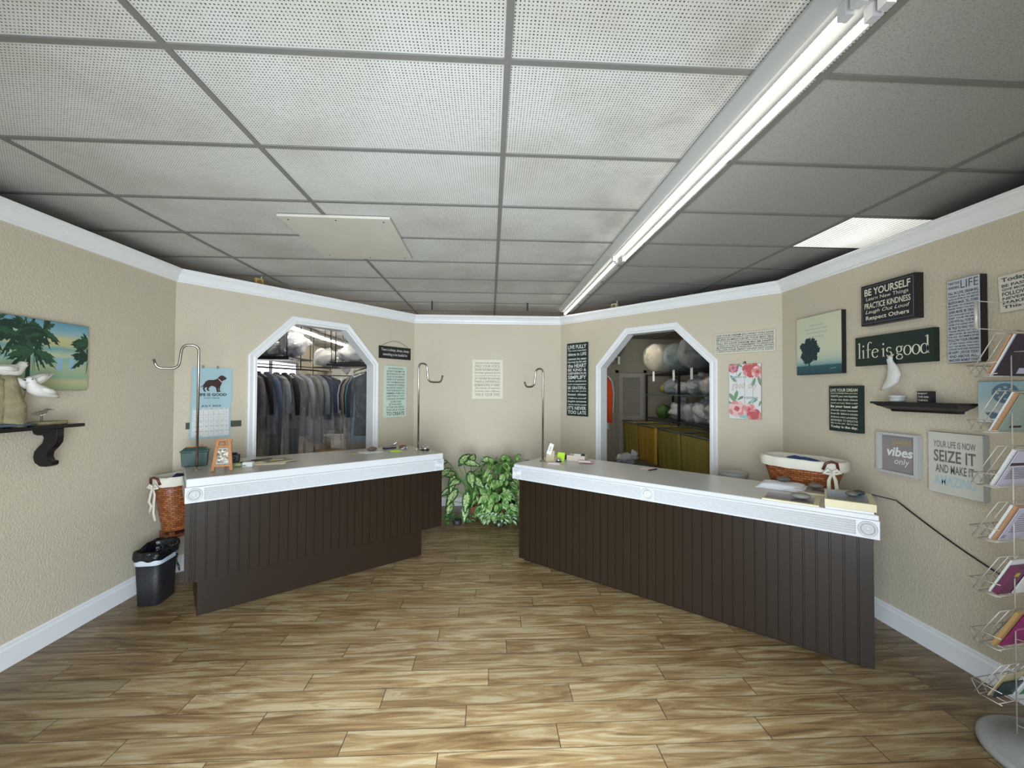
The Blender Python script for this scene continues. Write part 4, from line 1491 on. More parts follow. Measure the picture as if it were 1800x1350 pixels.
sheet('purple-grey sea calendar nearest the counter front under a large grey stone', 2.285, .11, 0, .9366, .31, .235, .010, SEA1)
sheet('grey sandy beach calendar at the back end of the pale counter under one stone', 2.50, .475, .02, .9366, .40, .25, .012, SEA2)
sheet('thick blue surf calendar at the counter corner under two stones', 2.585, .17, .03, .9490, .245, .34, .045, SEA3)
tag(MB().box(-.12, .11, -.17, .17, 0, .0118).build('paper_stack', PAPER, loc=RP(2.585, .17, .9367), rotz=RA + .03), 'white paper stack directly under the thick blue surf calendar', 'paper')
nb = MB()
nb.box(-.08, .08, -.11, .11, 0, .002)
tag(nb.build('note_sheet', mat('dull_cream_sheet', '#c3baa5', .8), loc=RP(2.60, .50, .9498), rotz=RA + .05), 'plain cream sheet lying on the grey beach calendar at the wall end', 'paper')
tw = thing('folded_cloth', 'folded white cotton cloth under a stone on the pale counter', 'cloth', loc=RP(2.20, .50), rotz=RA - .05)
TW = mat('white_cotton', '#e0e0e4', .9, bump=.3, bs=30, bd=.006)
for k in range(3):
    mb = MB()
    nx, ny = 14, 9
    sx_, sy_ = .16 - .014 * k, .125 - .012 * k
    vs, fs = [], []
    for sgn in (1, 0):
        for j in range(ny + 1):
            for i in range(nx + 1):
                u_, v_ = i / nx * 2 - 1, j / ny * 2 - 1
                e_ = max(0, 1 - max(abs(u_), abs(v_)) ** 6)
                z_ = .011 * k + .001 + sgn * (.002 + .011 * e_ + .004 * noise.noise(Vector((u_ * 2, v_ * 2, k * 3))))
                vs.append((u_ * sx_ * (1 + .05 * noise.noise(Vector((v_ * 2, k, 1)))), v_ * sy_ * (1 + .06 * noise.noise(Vector((u_ * 2, k, 5)))), z_))
    n1 = (nx + 1) * (ny + 1)
    for j in range(ny):
        for i in range(nx):
            a_ = j * (nx + 1) + i
            fs.append((a_, a_ + 1, a_ + nx + 2, a_ + nx + 1))
            fs.append((n1 + a_, n1 + a_ + nx + 1, n1 + a_ + nx + 2, n1 + a_ + 1))
    for i in range(nx):
        fs.append((i, n1 + i, n1 + i + 1, i + 1))
        t_ = ny * (nx + 1) + i
        fs.append((t_, t_ + 1, n1 + t_ + 1, n1 + t_))
    for j in range(ny):
        a_ = j * (nx + 1)
        fs.append((a_, a_ + nx + 1, n1 + a_ + nx + 1, n1 + a_))
        a_ += nx
        fs.append((a_, n1 + a_, n1 + a_ + nx + 1, a_ + nx + 1))
    mb.add(vs, fs, 0, True)
    mb.build('fold', TW, tw)


def stone(label, x, y, z, r_, a=0, col=None, seed=0):
    mb = MB()
    mb.ell((0, 0, r_[2]), r_, 18, 12, fn=lambda d: 1 + .10 * noise.noise(d * 1.8 + Vector((seed, 0, 0))))
    return tag(mb.build('paperweight_stone', col or STONE, loc=RP(x, y, z), rotz=RA + a), label, 'stone', 'stone paperweights on the pale counter')


stone('dark stone resting on the folded white cloth', 2.20, .55, .9725, (.048, .034, .019), .2, mat('dark_stone', '#57534a', .5, var=.3, vs=30), 1)
stone('oval grey stone on the grey sandy beach calendar', 2.40, .545, .9500, (.047, .035, .020), 0, STONE, 2)
stone('largest grey stone, on the purple-grey sea calendar', 2.335, .115, .9475, (.060, .038, .021), .1, mat('green_grey_stone', '#77736a', .5, var=.25, vs=30), 3)
stone('black pebble, darker of the pair on the thick blue calendar', 2.635, .245, .9950, (.035, .027, .016), .3, mat('black_pebble', '#3e3f40', .4, var=.2, vs=30), 4)
stone('brownish pebble, paler of the pair on the thick blue calendar', 2.600, .180, .9950, (.033, .027, .016), -.3, STONE, 5)
ct_ = thing('dark_wooden_stick', 'slim dark stick lying across the grey beach calendar', 'stick', loc=RP(2.47, .44, .9545), rotz=RA - .2)
MB().tube([(-.09, 0, 0), (0, .003, .001), (.09, 0, 0)], [.003, .004, .002], 8).build('stick', mat('dark_twig', '#3d3530', .7), ct_)

# black cable sagging from the counter end down the wall
cb_ = MB()
a_, b_ = Vector(RP(2.72, .56, .945)), Vector((2.838, 1.93, .565))
pts = [Vector(RP(2.66, .62, .9425)), Vector(RP(2.72, .58, .9465))]
m1_ = Vector((2.825, 2.78, .905))
for i in range(13):
    t_ = i / 12
    p_ = m1_.lerp(b_, t_)
    p_.z -= .03 * math.sin(PI * t_)
    pts.append(p_)
pts.append(Vector((2.838, 1.88, .30)))
pts.append(Vector((2.826, 1.86, .16)))
cb_.tube(pts, .0045, 8)
tag(cb_.build('power_cable', BLACK, None), 'black cable running from the pale counter end down along the wall', 'cable')

# ------------------------------------------------------------------ floor-standing things in the shop
BAG = mat('black_bin_liner', '#17171a', .22, bump=.9, bs=22, bd=.02)
tc_ = thing('waste_bin', 'black rectangular waste bin with black liner by the left baseboard', 'bin', loc=(-2.615, 3.46, 0), rotz=.12)
tc_.scale = (.88, .88, .90)
sup = 5
MB().lathe([(0, 0), (.83, 0), (.86, .004), (1.0, .40), (.97, .40), (.82, .01), (0, .01)], 40, sx=.105, sy=.150, sup=sup).build('bin_body', mat('black_woven_plastic', '#222124', .5, bump=.8, bs=120, bd=.004), tc_)
MB().lathe([(1.0, .345), (1.03, .355), (1.045, .405), (1.04, .410)], 40, sx=.107, sy=.152, sup=sup, caps=False).build('white_band', mat('white_liner_band', '#c9d2da', .5), tc_)
mb = MB()
rim = []
seg = 48
vs, fs = [], []
prof = [(1.06, .385, .012), (1.10, .415, .02), (1.09, .452, .018), (1.01, .470, .014), (.93, .455, .01), (.85, .38, .01), (.78, .22, .01), (.72, .04, .0)]
for i, (r_, z, wv) in enumerate(prof):
    for j_ in range(seg):
        th = 2 * PI * j_ / seg
        c, s = math.cos(th), math.sin(th)
        q = (abs(c) ** sup + abs(s) ** sup) ** (-1 / sup)
        n_ = noise.noise(Vector((c * 2.2, s * 2.2, i * .7)))
        vs.append((r_ * c * q * .107 * (1 + .05 * n_), r_ * s * q * .152 * (1 + .05 * n_), z + wv * 1.4 * n_ + (.02 * s if 0 < i < 4 else 0)))
for i in range(len(prof) - 1):
    for j_ in range(seg):
        k = (j_ + 1) % seg
        fs.append((i * seg + j_, i * seg + k, (i + 1) * seg + k, (i + 1) * seg + j_))
mb.add(vs, fs, 0, True)
mb.build('bin_liner', BAG, tc_)
MB().tube([(.112, .05, .42), (.128, .06, .36), (.118, .07, .30), (.135, .075, .25), (.15, .06, .215)], [.004, .008, .006, .009, .004], 8).build('liner_tie', BAG, tc_)


def laundry_basket(label, loc, ang, L_, W_, h, stand_h, bow, fill):
    b = thing('wicker_basket', label, 'basket', loc=(loc[0], loc[1], stand_h), rotz=ang)
    n_ = 2.6
    prof = [(0.0, 0), (0.62, 0), (.66, .01), (.78, h * .35), (.90, h * .7), (1.0, h), (.985, h - .002), (.885, h * .7), (.765, h * .35), (.6, .02), (0, .02)]
    per = PI * (L_ + W_) / 2
    MB().lathe(prof, 64, sx=L_ / 2, sy=W_ / 2, sup=n_, us=round(per / .040), vs_=1 / .034).build('woven_body', WICKER, b)
    lp = []
    vs, fs = [], []
    prof = [(1.015, h - .07), (1.035, h - .055), (1.035, h - .012), (1.02, h + .006), (.96, h + .008), (.92, h - .01), (.83, h * .75), (.70, h * .42), (.5, h * .30), (0.02, h * .28)]
    seg_ = 72
    for i, (r_, z) in enumerate(prof):
        for j_ in range(seg_):
            th = 2 * PI * j_ / seg_
            c, s = math.cos(th), math.sin(th)
            q = (abs(c) ** n_ + abs(s) ** n_) ** (-1 / n_)
            wv = (.008 if i < 5 else .016) * noise.noise(Vector((c * 5, s * 5, i * .5)))
            vs.append((r_ * c * q * L_ / 2 + wv * c, r_ * s * q * W_ / 2 + wv * s, z + wv * .8))
    for i in range(len(prof) - 1):
        for j_ in range(seg_):
            k = (j_ + 1) % seg_
            fs.append((i * seg_ + j_, i * seg_ + k, (i + 1) * seg_ + k, (i + 1) * seg_ + j_))
    MB().add(vs, fs, 0, True).build('linen_liner', LINEN, b)
    hd = Vector((bow[0] * L_ / 2 * 1.03, bow[1] * W_ / 2 * 1.03, h - .015))
    dr = Vector((bow[0], bow[1], 0)).normalized()
    sd_ = Vector((-dr.y, dr.x, 0))
    MB().tube([hd - sd_ * .05 - Vector((0, 0, .03)), hd - sd_ * .035 + dr * .012 + Vector((0, 0, .02)), hd + dr * .016 + Vector((0, 0, .03)), hd + sd_ * .035 + dr * .012 + Vector((0, 0, .02)), hd + sd_ * .05 - Vector((0, 0, .03))], .010, 8).build('handle', WICKER, b)
    rb = MB()
    p0 = hd + dr * .022 - Vector((0, 0, .045))
    for sg_ in (-1, 1):
        rb.tube([p0, p0 + sd_ * .03 * sg_ + Vector((0, 0, .015)), p0 + sd_ * .055 * sg_ + Vector((0, 0, -.005)), p0 + sd_ * .02 * sg_ - Vector((0, 0, .012)), p0], [.008, .013, .012, .010, .007], 8, flat=(tuple(dr), .35))
        tail = [p0, p0 + sd_ * .022 * sg_ - Vector((0, 0, .06)), p0 + sd_ * .026 * sg_ - Vector((0, 0, .12)) + dr * .008, p0 + sd_ * .012 * sg_ - Vector((0, 0, .18 + .03 * sg_)), p0 + sd_ * .032 * sg_ - Vector((0, 0, .24 + .03 * sg_))]
        rb.tube(tail, [.008, .013, .014, .014, .012], 8, flat=(tuple(dr), .25))
    rb.build('ribbon_bow', LINEN, b)
    if fill:
        mb_ = MB()
        mb_.ell((0, 0, h * .66), (L_ * .33, W_ * .30, h * .34 + .005), 20, 12, fn=lambda d: 1 + .22 * noise.noise(d * 2.6))
        tag(mb_.build('crumpled_garment', fill[1], loc=(loc[0], loc[1], stand_h + .0), rotz=ang), fill[0], 'clothing')
    # stand
    st2 = thing('basket_stand', 'reddish wooden stand carrying the wicker basket ' + fill[2], 'stand', loc=(loc[0], loc[1], 0), rotz=ang)
    if stand_h > .1:
        a, c = L_ * .26, W_ * .24
        for sx_ in (-1, 1):
            for sy_ in (-1, 1):
                MB().box(sx_ * a - .016, sx_ * a + .016, sy_ * c - .016, sy_ * c + .016, 0, stand_h - .001).build('leg', WOOD_BROWN, st2, bevel=.003)
        MB().box(-a - .012, a + .012, -c - .012, c + .012, stand_h - .055, stand_h - .028).build('shelf', WOOD_BROWN, st2)
    return b


laundry_basket('tall wicker basket with cream liner squeezed beside the left wall behind the raised counter', (-2.63, 3.735), 1.15, .40, .25, .45, .475, (-.99, -.12), ('dark navy garment lying in the tall basket at the left wall', mat('navy_cloth', '#23244a', .8, bump=.4, bs=20), 'at the left wall'))
laundry_basket('oval wicker basket with cream liner and ribbon bow behind the pale counter end', (2.50, 3.235), -1.05, .58, .34, .30, .83, (.80, -.76), ('blue garment lying in the oval basket behind the pale counter', mat('blue_cloth', '#2b4a7c', .8, bump=.4, bs=20), 'behind the pale counter'))

rbn = thing('round_bin', 'round dark bin with pale liner rim just behind the pale counter', 'bin', loc=(2.27, 3.80, 0))
MB().lathe([(0, 0), (.09, 0), (.095, .005), (.115, .90), (.112, .90), (.09, .02), (0, .02)], 32).build('bin_body', BLACK_PLASTIC, rbn)
MB().lathe([(.1165, .86), (.120, .87), (.121, .905), (.116, .912), (.106, .905), (.095, .82), (.085, .6), (.0, .58)], 32, caps=False).build('liner', mat('grey_liner', '#9d9b92', .6, bump=.5, bs=20), rbn)

# ------------------------------------------------------------------ plants
DARKL = m_leaf('dieffenbachia_green', '#1d3d1b', '#35602a', 30, .35, .7)
CREAML = m_leaf('dieffenbachia_cream', '#b3c285', '#41692f', 55, .42, .62)
POTH = m_leaf('pothos_green', '#2f5a22', '#6b9046', 14, .42, .66)
POTHL = m_leaf('pothos_light_green', '#5f8a3e', '#a9bd7c', 16, .42, .66)
STEMM = mat('plant_stem_green', '#5c7a3d', .5, var=.1)


def leaf(mb, base_, d, upv, L_, W_, fold, droop, m0, m1):
    """leaf blade: 6 columns, the middle columns in m1, margins in m0."""
    d = d.normalized()
    sd_ = d.cross(upv)
    if sd_.length < 1e-3:
        sd_ = d.cross(Vector((1, 0, 0)))
    sd_.normalize()
    n_ = sd_.cross(d)
    rows_, cols_ = 9, 6
    vs = []
    for i in range(rows_ + 1):
        t_ = i / rows_
        wv = W_ / 2 * (math.sin(PI * (t_ ** .75)) ** .8 if 0 < t_ < 1 else .02)
        c_ = base_ + d * (L_ * t_) - Vector((0, 0, 1)) * (droop * L_ * t_ * t_)
        for j_ in range(cols_ + 1):
            u_ = j_ / cols_ * 2 - 1
            vs.append(c_ + sd_ * (wv * u_) + n_ * (abs(u_) * wv * fold + .004 * math.sin(9 * t_ + 5 * u_)))
    fs, ms = [], []
    for i in range(rows_):
        for j_ in range(cols_):
            a = i * (cols_ + 1) + j_
            mb.add([vs[a], vs[a + 1], vs[a + cols_ + 2], vs[a + cols_ + 1]], [(0, 1, 2, 3)], m1 if (2 - (1 if 1 < i < 6 else 0) <= j_ <= 3 + (1 if 1 < i < 6 else 0) and 0 < i < rows_ - 1) else m0, True)


rp_ = random.Random(5)
df = thing('potted_dieffenbachia', 'tall potted plant with dark-edged cream leaves on the floor between the two counters', 'plant', loc=(-.24, 5.42, 0))
MB().lathe([(.08, 0), (.085, .005), (.105, .18), (.11, .185), (.1, .185), (.095, .16), (0, .16)], 28).build('pot', mat('terracotta_pot', '#6d4535', .7), df)
lv, sm_ = MB(), MB()
spec = [((-.29, -.02, .74), (-.9, -.1, .12), .26, .10, .35), ((-.16, -.06, .70), (.55, -.25, .75), .28, .11, .2), ((-.20, -.10, .60), (-.2, -.45, -.8), .24, .11, .1), ((-.02, -.08, .64), (.2, -.6, -.55), .25, .12, .15),
        ((-.16, -.16, .44), (-.5, -.35, -.7), .25, .12, .1), ((-.03, -.18, .42), (-.1, -.45, -.85), .27, .11, .1), ((-.22, -.1, .26), (-.35, -.35, -.75), .20, .10, .1), ((-.04, -.2, .26), (-.15, -.3, -.9), .22, .10, .1),
        ((-.25, .0, .66), (-.75, -.35, -.35), .22, .09, .3), ((-.1, .0, .72), (.9, -.2, .25), .24, .10, .4), ((.0, -.05, .55), (.7, -.5, -.2), .24, .11, .3), ((-.12, -.12, .52), (-.5, -.55, .1), .22, .10, .3),
        ((.0, .02, .70), (.1, .4, .6), .24, .10, .3), ((-.18, .05, .55), (-.7, .3, .2), .24, .10, .3), ((.12, .0, .75), (.8, -.2, .35), .22, .09, .4), ((-.2, -.03, .40), (-.8, -.2, -.1), .22, .10, .3)]
for b_, d_, L_, W_, dr_ in spec:
    b_ = Vector(b_)
    leaf(lv, b_, Vector(d_), Vector((-.2, -.8, .6)), L_ * 1.0, W_ * 1.05, .18, dr_, 0, 1)
    sm_.tube([(rp_.uniform(-.03, .03), rp_.uniform(-.03, .03), .16), (b_.x * .35, b_.y * .3, .16 + (b_.z - .16) * .6), tuple(b_)], [.011, .009, .005], 7)
lv.build('foliage', [DARKL, CREAML], df)
sm_.build('stem', STEMM, df)

po = thing('potted_pothos', 'bushy trailing green plant spreading to the floor beside the pale counter', 'plant', loc=(.14, 5.50, 0))
MB().lathe([(.11, 0), (.115, .005), (.14, .22), (.145, .225), (.13, .225), (.125, .2), (0, .2)], 28).build('pot', mat('terracotta_pot', ''), po)
lv, sm_ = MB(), MB()
for k in range(330):
    th = rp_.uniform(-PI, PI)
    z = .02 + .74 * rp_.random() ** .9
    q = z / .76
    R = .335 * (1 - max(0, q - .62) ** 2 * 4.2) * rp_.uniform(.80, 1.05)
    b_ = Vector((math.cos(th) * R * 1.05, math.sin(th) * R * .9, z))
    o_ = Vector((math.cos(th), math.sin(th), .35 + q * .5))
    d_ = (o_ * .35 + Vector((rp_.uniform(-.6, .6), rp_.uniform(-.4, .4), -.75))).normalized()
    if b_.z + d_.z * .12 < .01:
        b_.z = .11
    s_ = rp_.uniform(.085, .135)
    leaf(lv, b_, d_, o_, s_, s_ * .62, .22, .1, 0 if rp_.random() < .6 else 1, 1 if rp_.random() < .6 else 0)
    if k % 7 == 0:
        sm_.tube([(0, 0, .2), (b_.x * .5, b_.y * .5, max(z, .25) + .08), tuple(b_)], [.006, .005, .003], 6)
for bx_, by_, bz_, dx_ in ((.20, -.05, .74, (.3, -.1, .8)), (.30, -.08, .73, (.9, -.2, .15)), (.12, -.1, .74, (-.4, -.2, .7)), (.02, -.1, .75, (.2, -.3, .8)), (-.1, -.12, .72, (-.3, -.3, .6))):
    leaf(lv, Vector((bx_, by_, bz_)), Vector(dx_), Vector((0, -.8, .5)), .15, .075, .2, .25, 0, 1)
lv.build('foliage', [POTH, POTHL], po)
sm_.build('stem', STEMM, po)
gc = thing('trailing_ground_plant', 'low pale variegated plant trailing on the floor in front of the bushy green plant', 'plant', loc=(.13, 5.16, 0))
MB().lathe([(.06, 0), (.062, .004), (.07, .07), (.065, .07), (.06, .055), (0, .055)], 20).build('pot', mat('dark_plastic_pot', '#24231d', .6), gc)
lv, sm_ = MB(), MB()
for k in range(46):
    th = rp_.uniform(-PI, PI)
    R = rp_.uniform(.03, .21)
    b_ = Vector((math.cos(th) * R * 1.2, math.sin(th) * R * .55, rp_.uniform(.05, .17)))
    leaf(lv, b_, Vector((math.cos(th), math.sin(th) - .4, rp_.uniform(-.5, .1))), Vector((0, -.3, 1)), rp_.uniform(.06, .10), .042, .2, .2, 0, 1)
    if k % 4 == 0:
        sm_.tube([(0, 0, .055), (b_.x * .5, b_.y * .5, b_.z + .05), tuple(b_)], .003, 6)
lv.build('foliage', [POTH, m_leaf('pale_variegation', '#c5cdb8', '#7d9a66', 30, .45, .7)], gc)
sm_.build('stem', STEMM, gc)
gl_ = thing('trailing_ground_plant', 'small dark green plant trailing on the floor right behind the raised counter end', 'plant', loc=(-.40, 5.24, 0))
lv = MB()
MB().lathe([(.05, 0), (.052, .004), (.06, .06), (.055, .06), (.05, .045), (0, .045)], 20).build('pot', mat('dark_plastic_pot', '#24231d', .6), gl_)
for k in range(30):
    th = rp_.uniform(-PI, PI)
    R = rp_.uniform(.02, .15)
    b_ = Vector((math.cos(th) * R * 1.2, math.sin(th) * R * .7, rp_.uniform(.04, .13)))
    leaf(lv, b_, Vector((math.cos(th), math.sin(th) - .3, rp_.uniform(-.5, .1))), Vector((0, -.3, 1)), rp_.uniform(.06, .09), .04, .2, .2, 0, 1)
lv.build('foliage', [DARKL, POTH], gl_)

# ------------------------------------------------------------------ ceiling things
hb = thing('ceiling_hatch_board', 'grubby off-white board screwed under the ceiling tiles over the raised counter', 'board', M=Matrix.Translation((-1.10, 3.40, CEIL - .0085)) @ Matrix.Rotation(.012, 4, 'Z'))
MB().box(-.385, .385, -.455, .455, -.018, 0).build('board', mat('grubby_board', '#c3beb2', .75, var=.10, vs=5), hb, bevel=.002)
for k, (x, y) in enumerate(((-.33, -.40), (.33, -.40), (-.33, .38), (.33, .40), (.0, -.41), (.02, .41))):
    MB().lathe([(.006, -.0205), (.006, -.018)], 10, M=Matrix.Translation((x, y, 0))).build('screw', DARK_INK, hb)

TUBE = m_tube(TUBE_STRENGTH, .019)
FIXW = mat('fixture_white', '#a6a7a5', .4)


def strip_light(label, y0, y1, cx, tubes, group='strip lights over the shop'):
    t_ = thing('strip_light', label, 'ceiling light', loc=(0, 0, 0), group=group)
    mb = MB()
    z1 = CEIL - .009
    hw = .105
    poly = [(cx - hw, z1), (cx - hw, z1 - .012), (cx - .062, z1 - .058), (cx + .062, z1 - .058), (cx + hw, z1 - .012), (cx + hw, z1)]
    mb.prism(poly, y0, y1, M=Matrix(((1, 0, 0, 0), (0, 0, 1, 0), (0, 1, 0, 0), (0, 0, 0, 1))))
    mb.build('housing', FIXW, t_)
    for x in tubes:
        tm = MB()
        ya, yb = y0 + .035, y1 - .035
        for k in range(16):
            a0, a1 = 2 * PI * k / 16, 2 * PI * (k + 1) / 16
            q = [(x + .0135 * math.cos(a), z1 - .085 + .0135 * math.sin(a)) for a in (a0, a1)]
            tm.add([(q[0][0], ya, q[0][1]), (q[0][0], yb, q[0][1]), (q[1][0], yb, q[1][1]), (q[1][0], ya, q[1][1])], [(0, 1, 2, 3)], 0 if math.sin((a0 + a1) / 2) < .75 else 1)
        tm.build('tube', [TUBE, FIXW], t_)
        for ya, yb in ((y0, y0 + .03), (y1 - .03, y1)):
            MB().box(x - .014, x + .014, ya, yb, z1 - .101, z1 - .058).build('socket', WHITE_TRIM, t_)
    return t_


CX = 1.094
strip_light('twin LED strip light nearest the shop door, running off over the viewer', -.28, 1.145, CX, (CX - .042, CX + .042))
strip_light('twin LED strip light in the middle of the shop ceiling', 1.16, 3.525, CX, (CX - .042, CX + .042))
strip_light('single-tube LED strip light at the far end of the run', 3.545, 6.06, CX, (CX - .012,))

lp_ = MB()
lp_.box(2.515, 3.70, 2.762, 3.340, CEIL - .0065, CEIL - .001)
tag(lp_.build('ceiling_light_panel', m_lens()), 'lit ribbed ceiling light panel partly hidden behind the right crown moulding', 'ceiling light')

for label, (x, y), ang, colr in (('yellowed square alarm sounder with round dial on top of the left crown moulding', (-2.455, 4.545), LA + .28, '#b99a5c'), ('cream square alarm sounder with round dial on top of the right crown moulding', (1.655, 5.50), -.87, '#c9c2a6')):
    a_ = thing('alarm_sounder', label, 'alarm', loc=(x, y, 2.744), rotz=ang)
    bm = mat('sounder_' + colr[1:], colr, .5)
    MB().box(-.042, .042, -.02, .03, 0, .088).build('housing', bm, a_, bevel=.006)
    MB().lathe([(.026, 0), (.026, .006), (.021, .006), (.019, .002), (.012, .002), (.010, .006), (0, .006)], 24, M=Matrix.Translation((0, -.02, .046)) @ Matrix.Rotation(PI / 2, 4, 'X')).build('dial', mat('dial_amber', '#8a6a35', .5), a_)
    MB().tube([(.03, .01, .086), (.032, .01, .118)], .006, 8).build('cable_stub', PAPER, a_)

for lb, x, y, z0 in (('thick dark hanging rod over the wall above the raised counter', -.80, 5.74, 2.755), ('thick dark hanging rod over the wall above the pale counter', .506, 5.74, 2.755)):
    tag(MB().box(-.009, .009, -.009, .009, 0, CEIL - z0 - .002).build('hanging_rod', BLACK, loc=(x, y, z0)), lb, 'rod', 'dark rods above the far wall')

# ------------------------------------------------------------------ spinner rack
RC = Vector((2.55, 1.74, 0))
rk = thing('card_spinner_rack', 'tall pale wire spinner rack of cards on a grey disc base against the right wall', 'display rack', loc=RC, rotz=0)
MB().lathe([(.272, 0), (.278, .012), (.274, .03), (.26, .036), (.20, .038), (.195, .05), (0, .052)], 64).build('base_disc', mat('speckled_grey_base', '#8d8b85', .6, var=.12, vs=60), rk)
MB().tube([(0, 0, .05), (0, 0, 1.93)], .013, 14).build('pole', WIRE, rk)
hd_ = MB()
RN = Vector((-.15, .99, 0)).normalized()      # the pockets face away from the viewer; the cards' backs show
RS = Vector((-RN.y, RN.x, 0))                   # viewer's right along that side
UPZ = Vector((0, 0, 1))


def rpt(s, o, z):
    return RS * s + RN * o + UPZ * z


def wire(mb, pts, r_=.0022, seg_=6):
    mb.tube([tuple(p) for p in pts], r_, seg_)


for s in (-.10, .06):
    wire(hd_, [rpt(s, .13, .06), rpt(s, .13, 1.93)], .0030)
wire(hd_, [rpt(-.10, .13, 1.93), rpt(.0, .02, 1.95), rpt(.06, .13, 1.93)], .003)
for z in (.1, .5, .95, 1.4, 1.85):
    wire(hd_, [rpt(-.10, .13, z), Vector((0, 0, z)), rpt(.06, .13, z)], .0022)
hd_.build('upright_wires', WIRE, rk)
hf = MB()
for z in (1.955, 2.085):
    wire(hf, [rpt(.26, .14, z), rpt(-.24, .14, z)], .0022)
wire(hf, [rpt(.26, .14, 1.955), rpt(.26, .14, 2.085)], .0035)
wire(hf, [rpt(-.24, .14, 1.955), rpt(-.24, .14, 2.085)], .0035)
wire(hf, [rpt(0, .14, 1.955), Vector((0, 0, 1.92))], .004)
hf.tube([tuple(rpt(.26, .14, 1.955)), tuple(rpt(.26, .14, 2.085))], .007, 8)
hf.build('sign_holder', WIRE, rk)

TIERS = [.19, .44, .69, .945, 1.205, 1.465, 1.735]   # pocket floors
PW0, PW1 = -.13, .13
for z in TIERS:
    pk_ = MB()
    b0, f0 = .15, .245      # pocket back and front distances
    for zz_, o_ in ((z, .225), (z + .055, .255)):
        wire(pk_, [rpt(PW0 - .02, .13, zz_ + .012), rpt(PW0, o_, zz_), rpt(PW1, o_, zz_), rpt(PW1 + .02, .13, zz_ + .012)], .0024)
    wire(pk_, [rpt(PW0, .155, z), rpt(PW1, .155, z)], .0022)
    for i in range(6):
        s = PW0 + (PW1 - PW0) * i / 5
        wire(pk_, [rpt(s, .155, z), rpt(s, .225, z), rpt(s, .255, z + .055)], .0018)
    for i in range(4):
        s = -.03 + .06 * i
        wire(pk_, [rpt(s, .232, z + .01), rpt(s + .015, .125, z + .20)], .0022)
    wire(pk_, [rpt(-.02, .125, z + .20), rpt(.165, .125, z + .20)], .0020)
    pk_.build('pocket', WIRE, rk)

CARDN = [0]


def card(z, s0, s1, h, th, o, mt, label, lean=.27, name='greeting_card', cat='card', extra=None):
    """one card leaning in the pocket whose floor is at z; o = distance of its foot from the rack axis."""
    org = RC + RN * o + UPZ * (z + .004) + RS * ((s0 + s1) / 2)
    # local X along the side, Y out to the shop, Z up, leaning back at the top
    M = Matrix(((-RS.x, RN.x, 0, org.x), (-RS.y, RN.y, 0, org.y), (0, 0, 1, org.z), (0, 0, 0, 1))) @ Matrix.Rotation(math.atan(lean * 1.7), 4, 'X')
    hw = (s1 - s0) / 2
    mb = MB().box(-hw, hw, -th / 2, th / 2, 0, h, 0)
    if extra:
        for (x0, x1, z0, z1) in extra[0]:
            mb.box(hw - x1 * 2 * hw, hw - x0 * 2 * hw, -th / 2 - .0006, -th / 2 + .0001, z0 * h, z1 * h, 1)
    o_ = mb.build(name, [mt, extra[1]] if extra else [mt])
    o_.matrix_world = M
    return tag(o_, label, cat, 'cards in the spinner rack')


LAV = mat('lavender_card', '#b9b4c2', .6, var=.1, vs=30)
PURP = mat('dark_purple_card', '#2f2433', .5)
MAG = mat('magenta_card', '#8f1d62', .5, var=.12, vs=20)
MAUV = mat('plum_book_cover', '#6d3454', .5, var=.1, vs=30)
SAGE = mat('sage_card', '#8b978a', .6, var=.15, vs=25)
GREENC = mat('leaf_green_card', '#4f8a4a', .6, var=.2, vs=25)
TEALD = mat('dark_teal_card', '#26393a', .4, var=.4, vs=15)
txt_rows = [(.12, .85, .80 - .07 * i, .825 - .07 * i) for i in range(9)]
TI = TIERS[::-1]
tier_names = ('top', 'second', 'third', 'fourth', 'fifth', 'sixth', 'lowest')
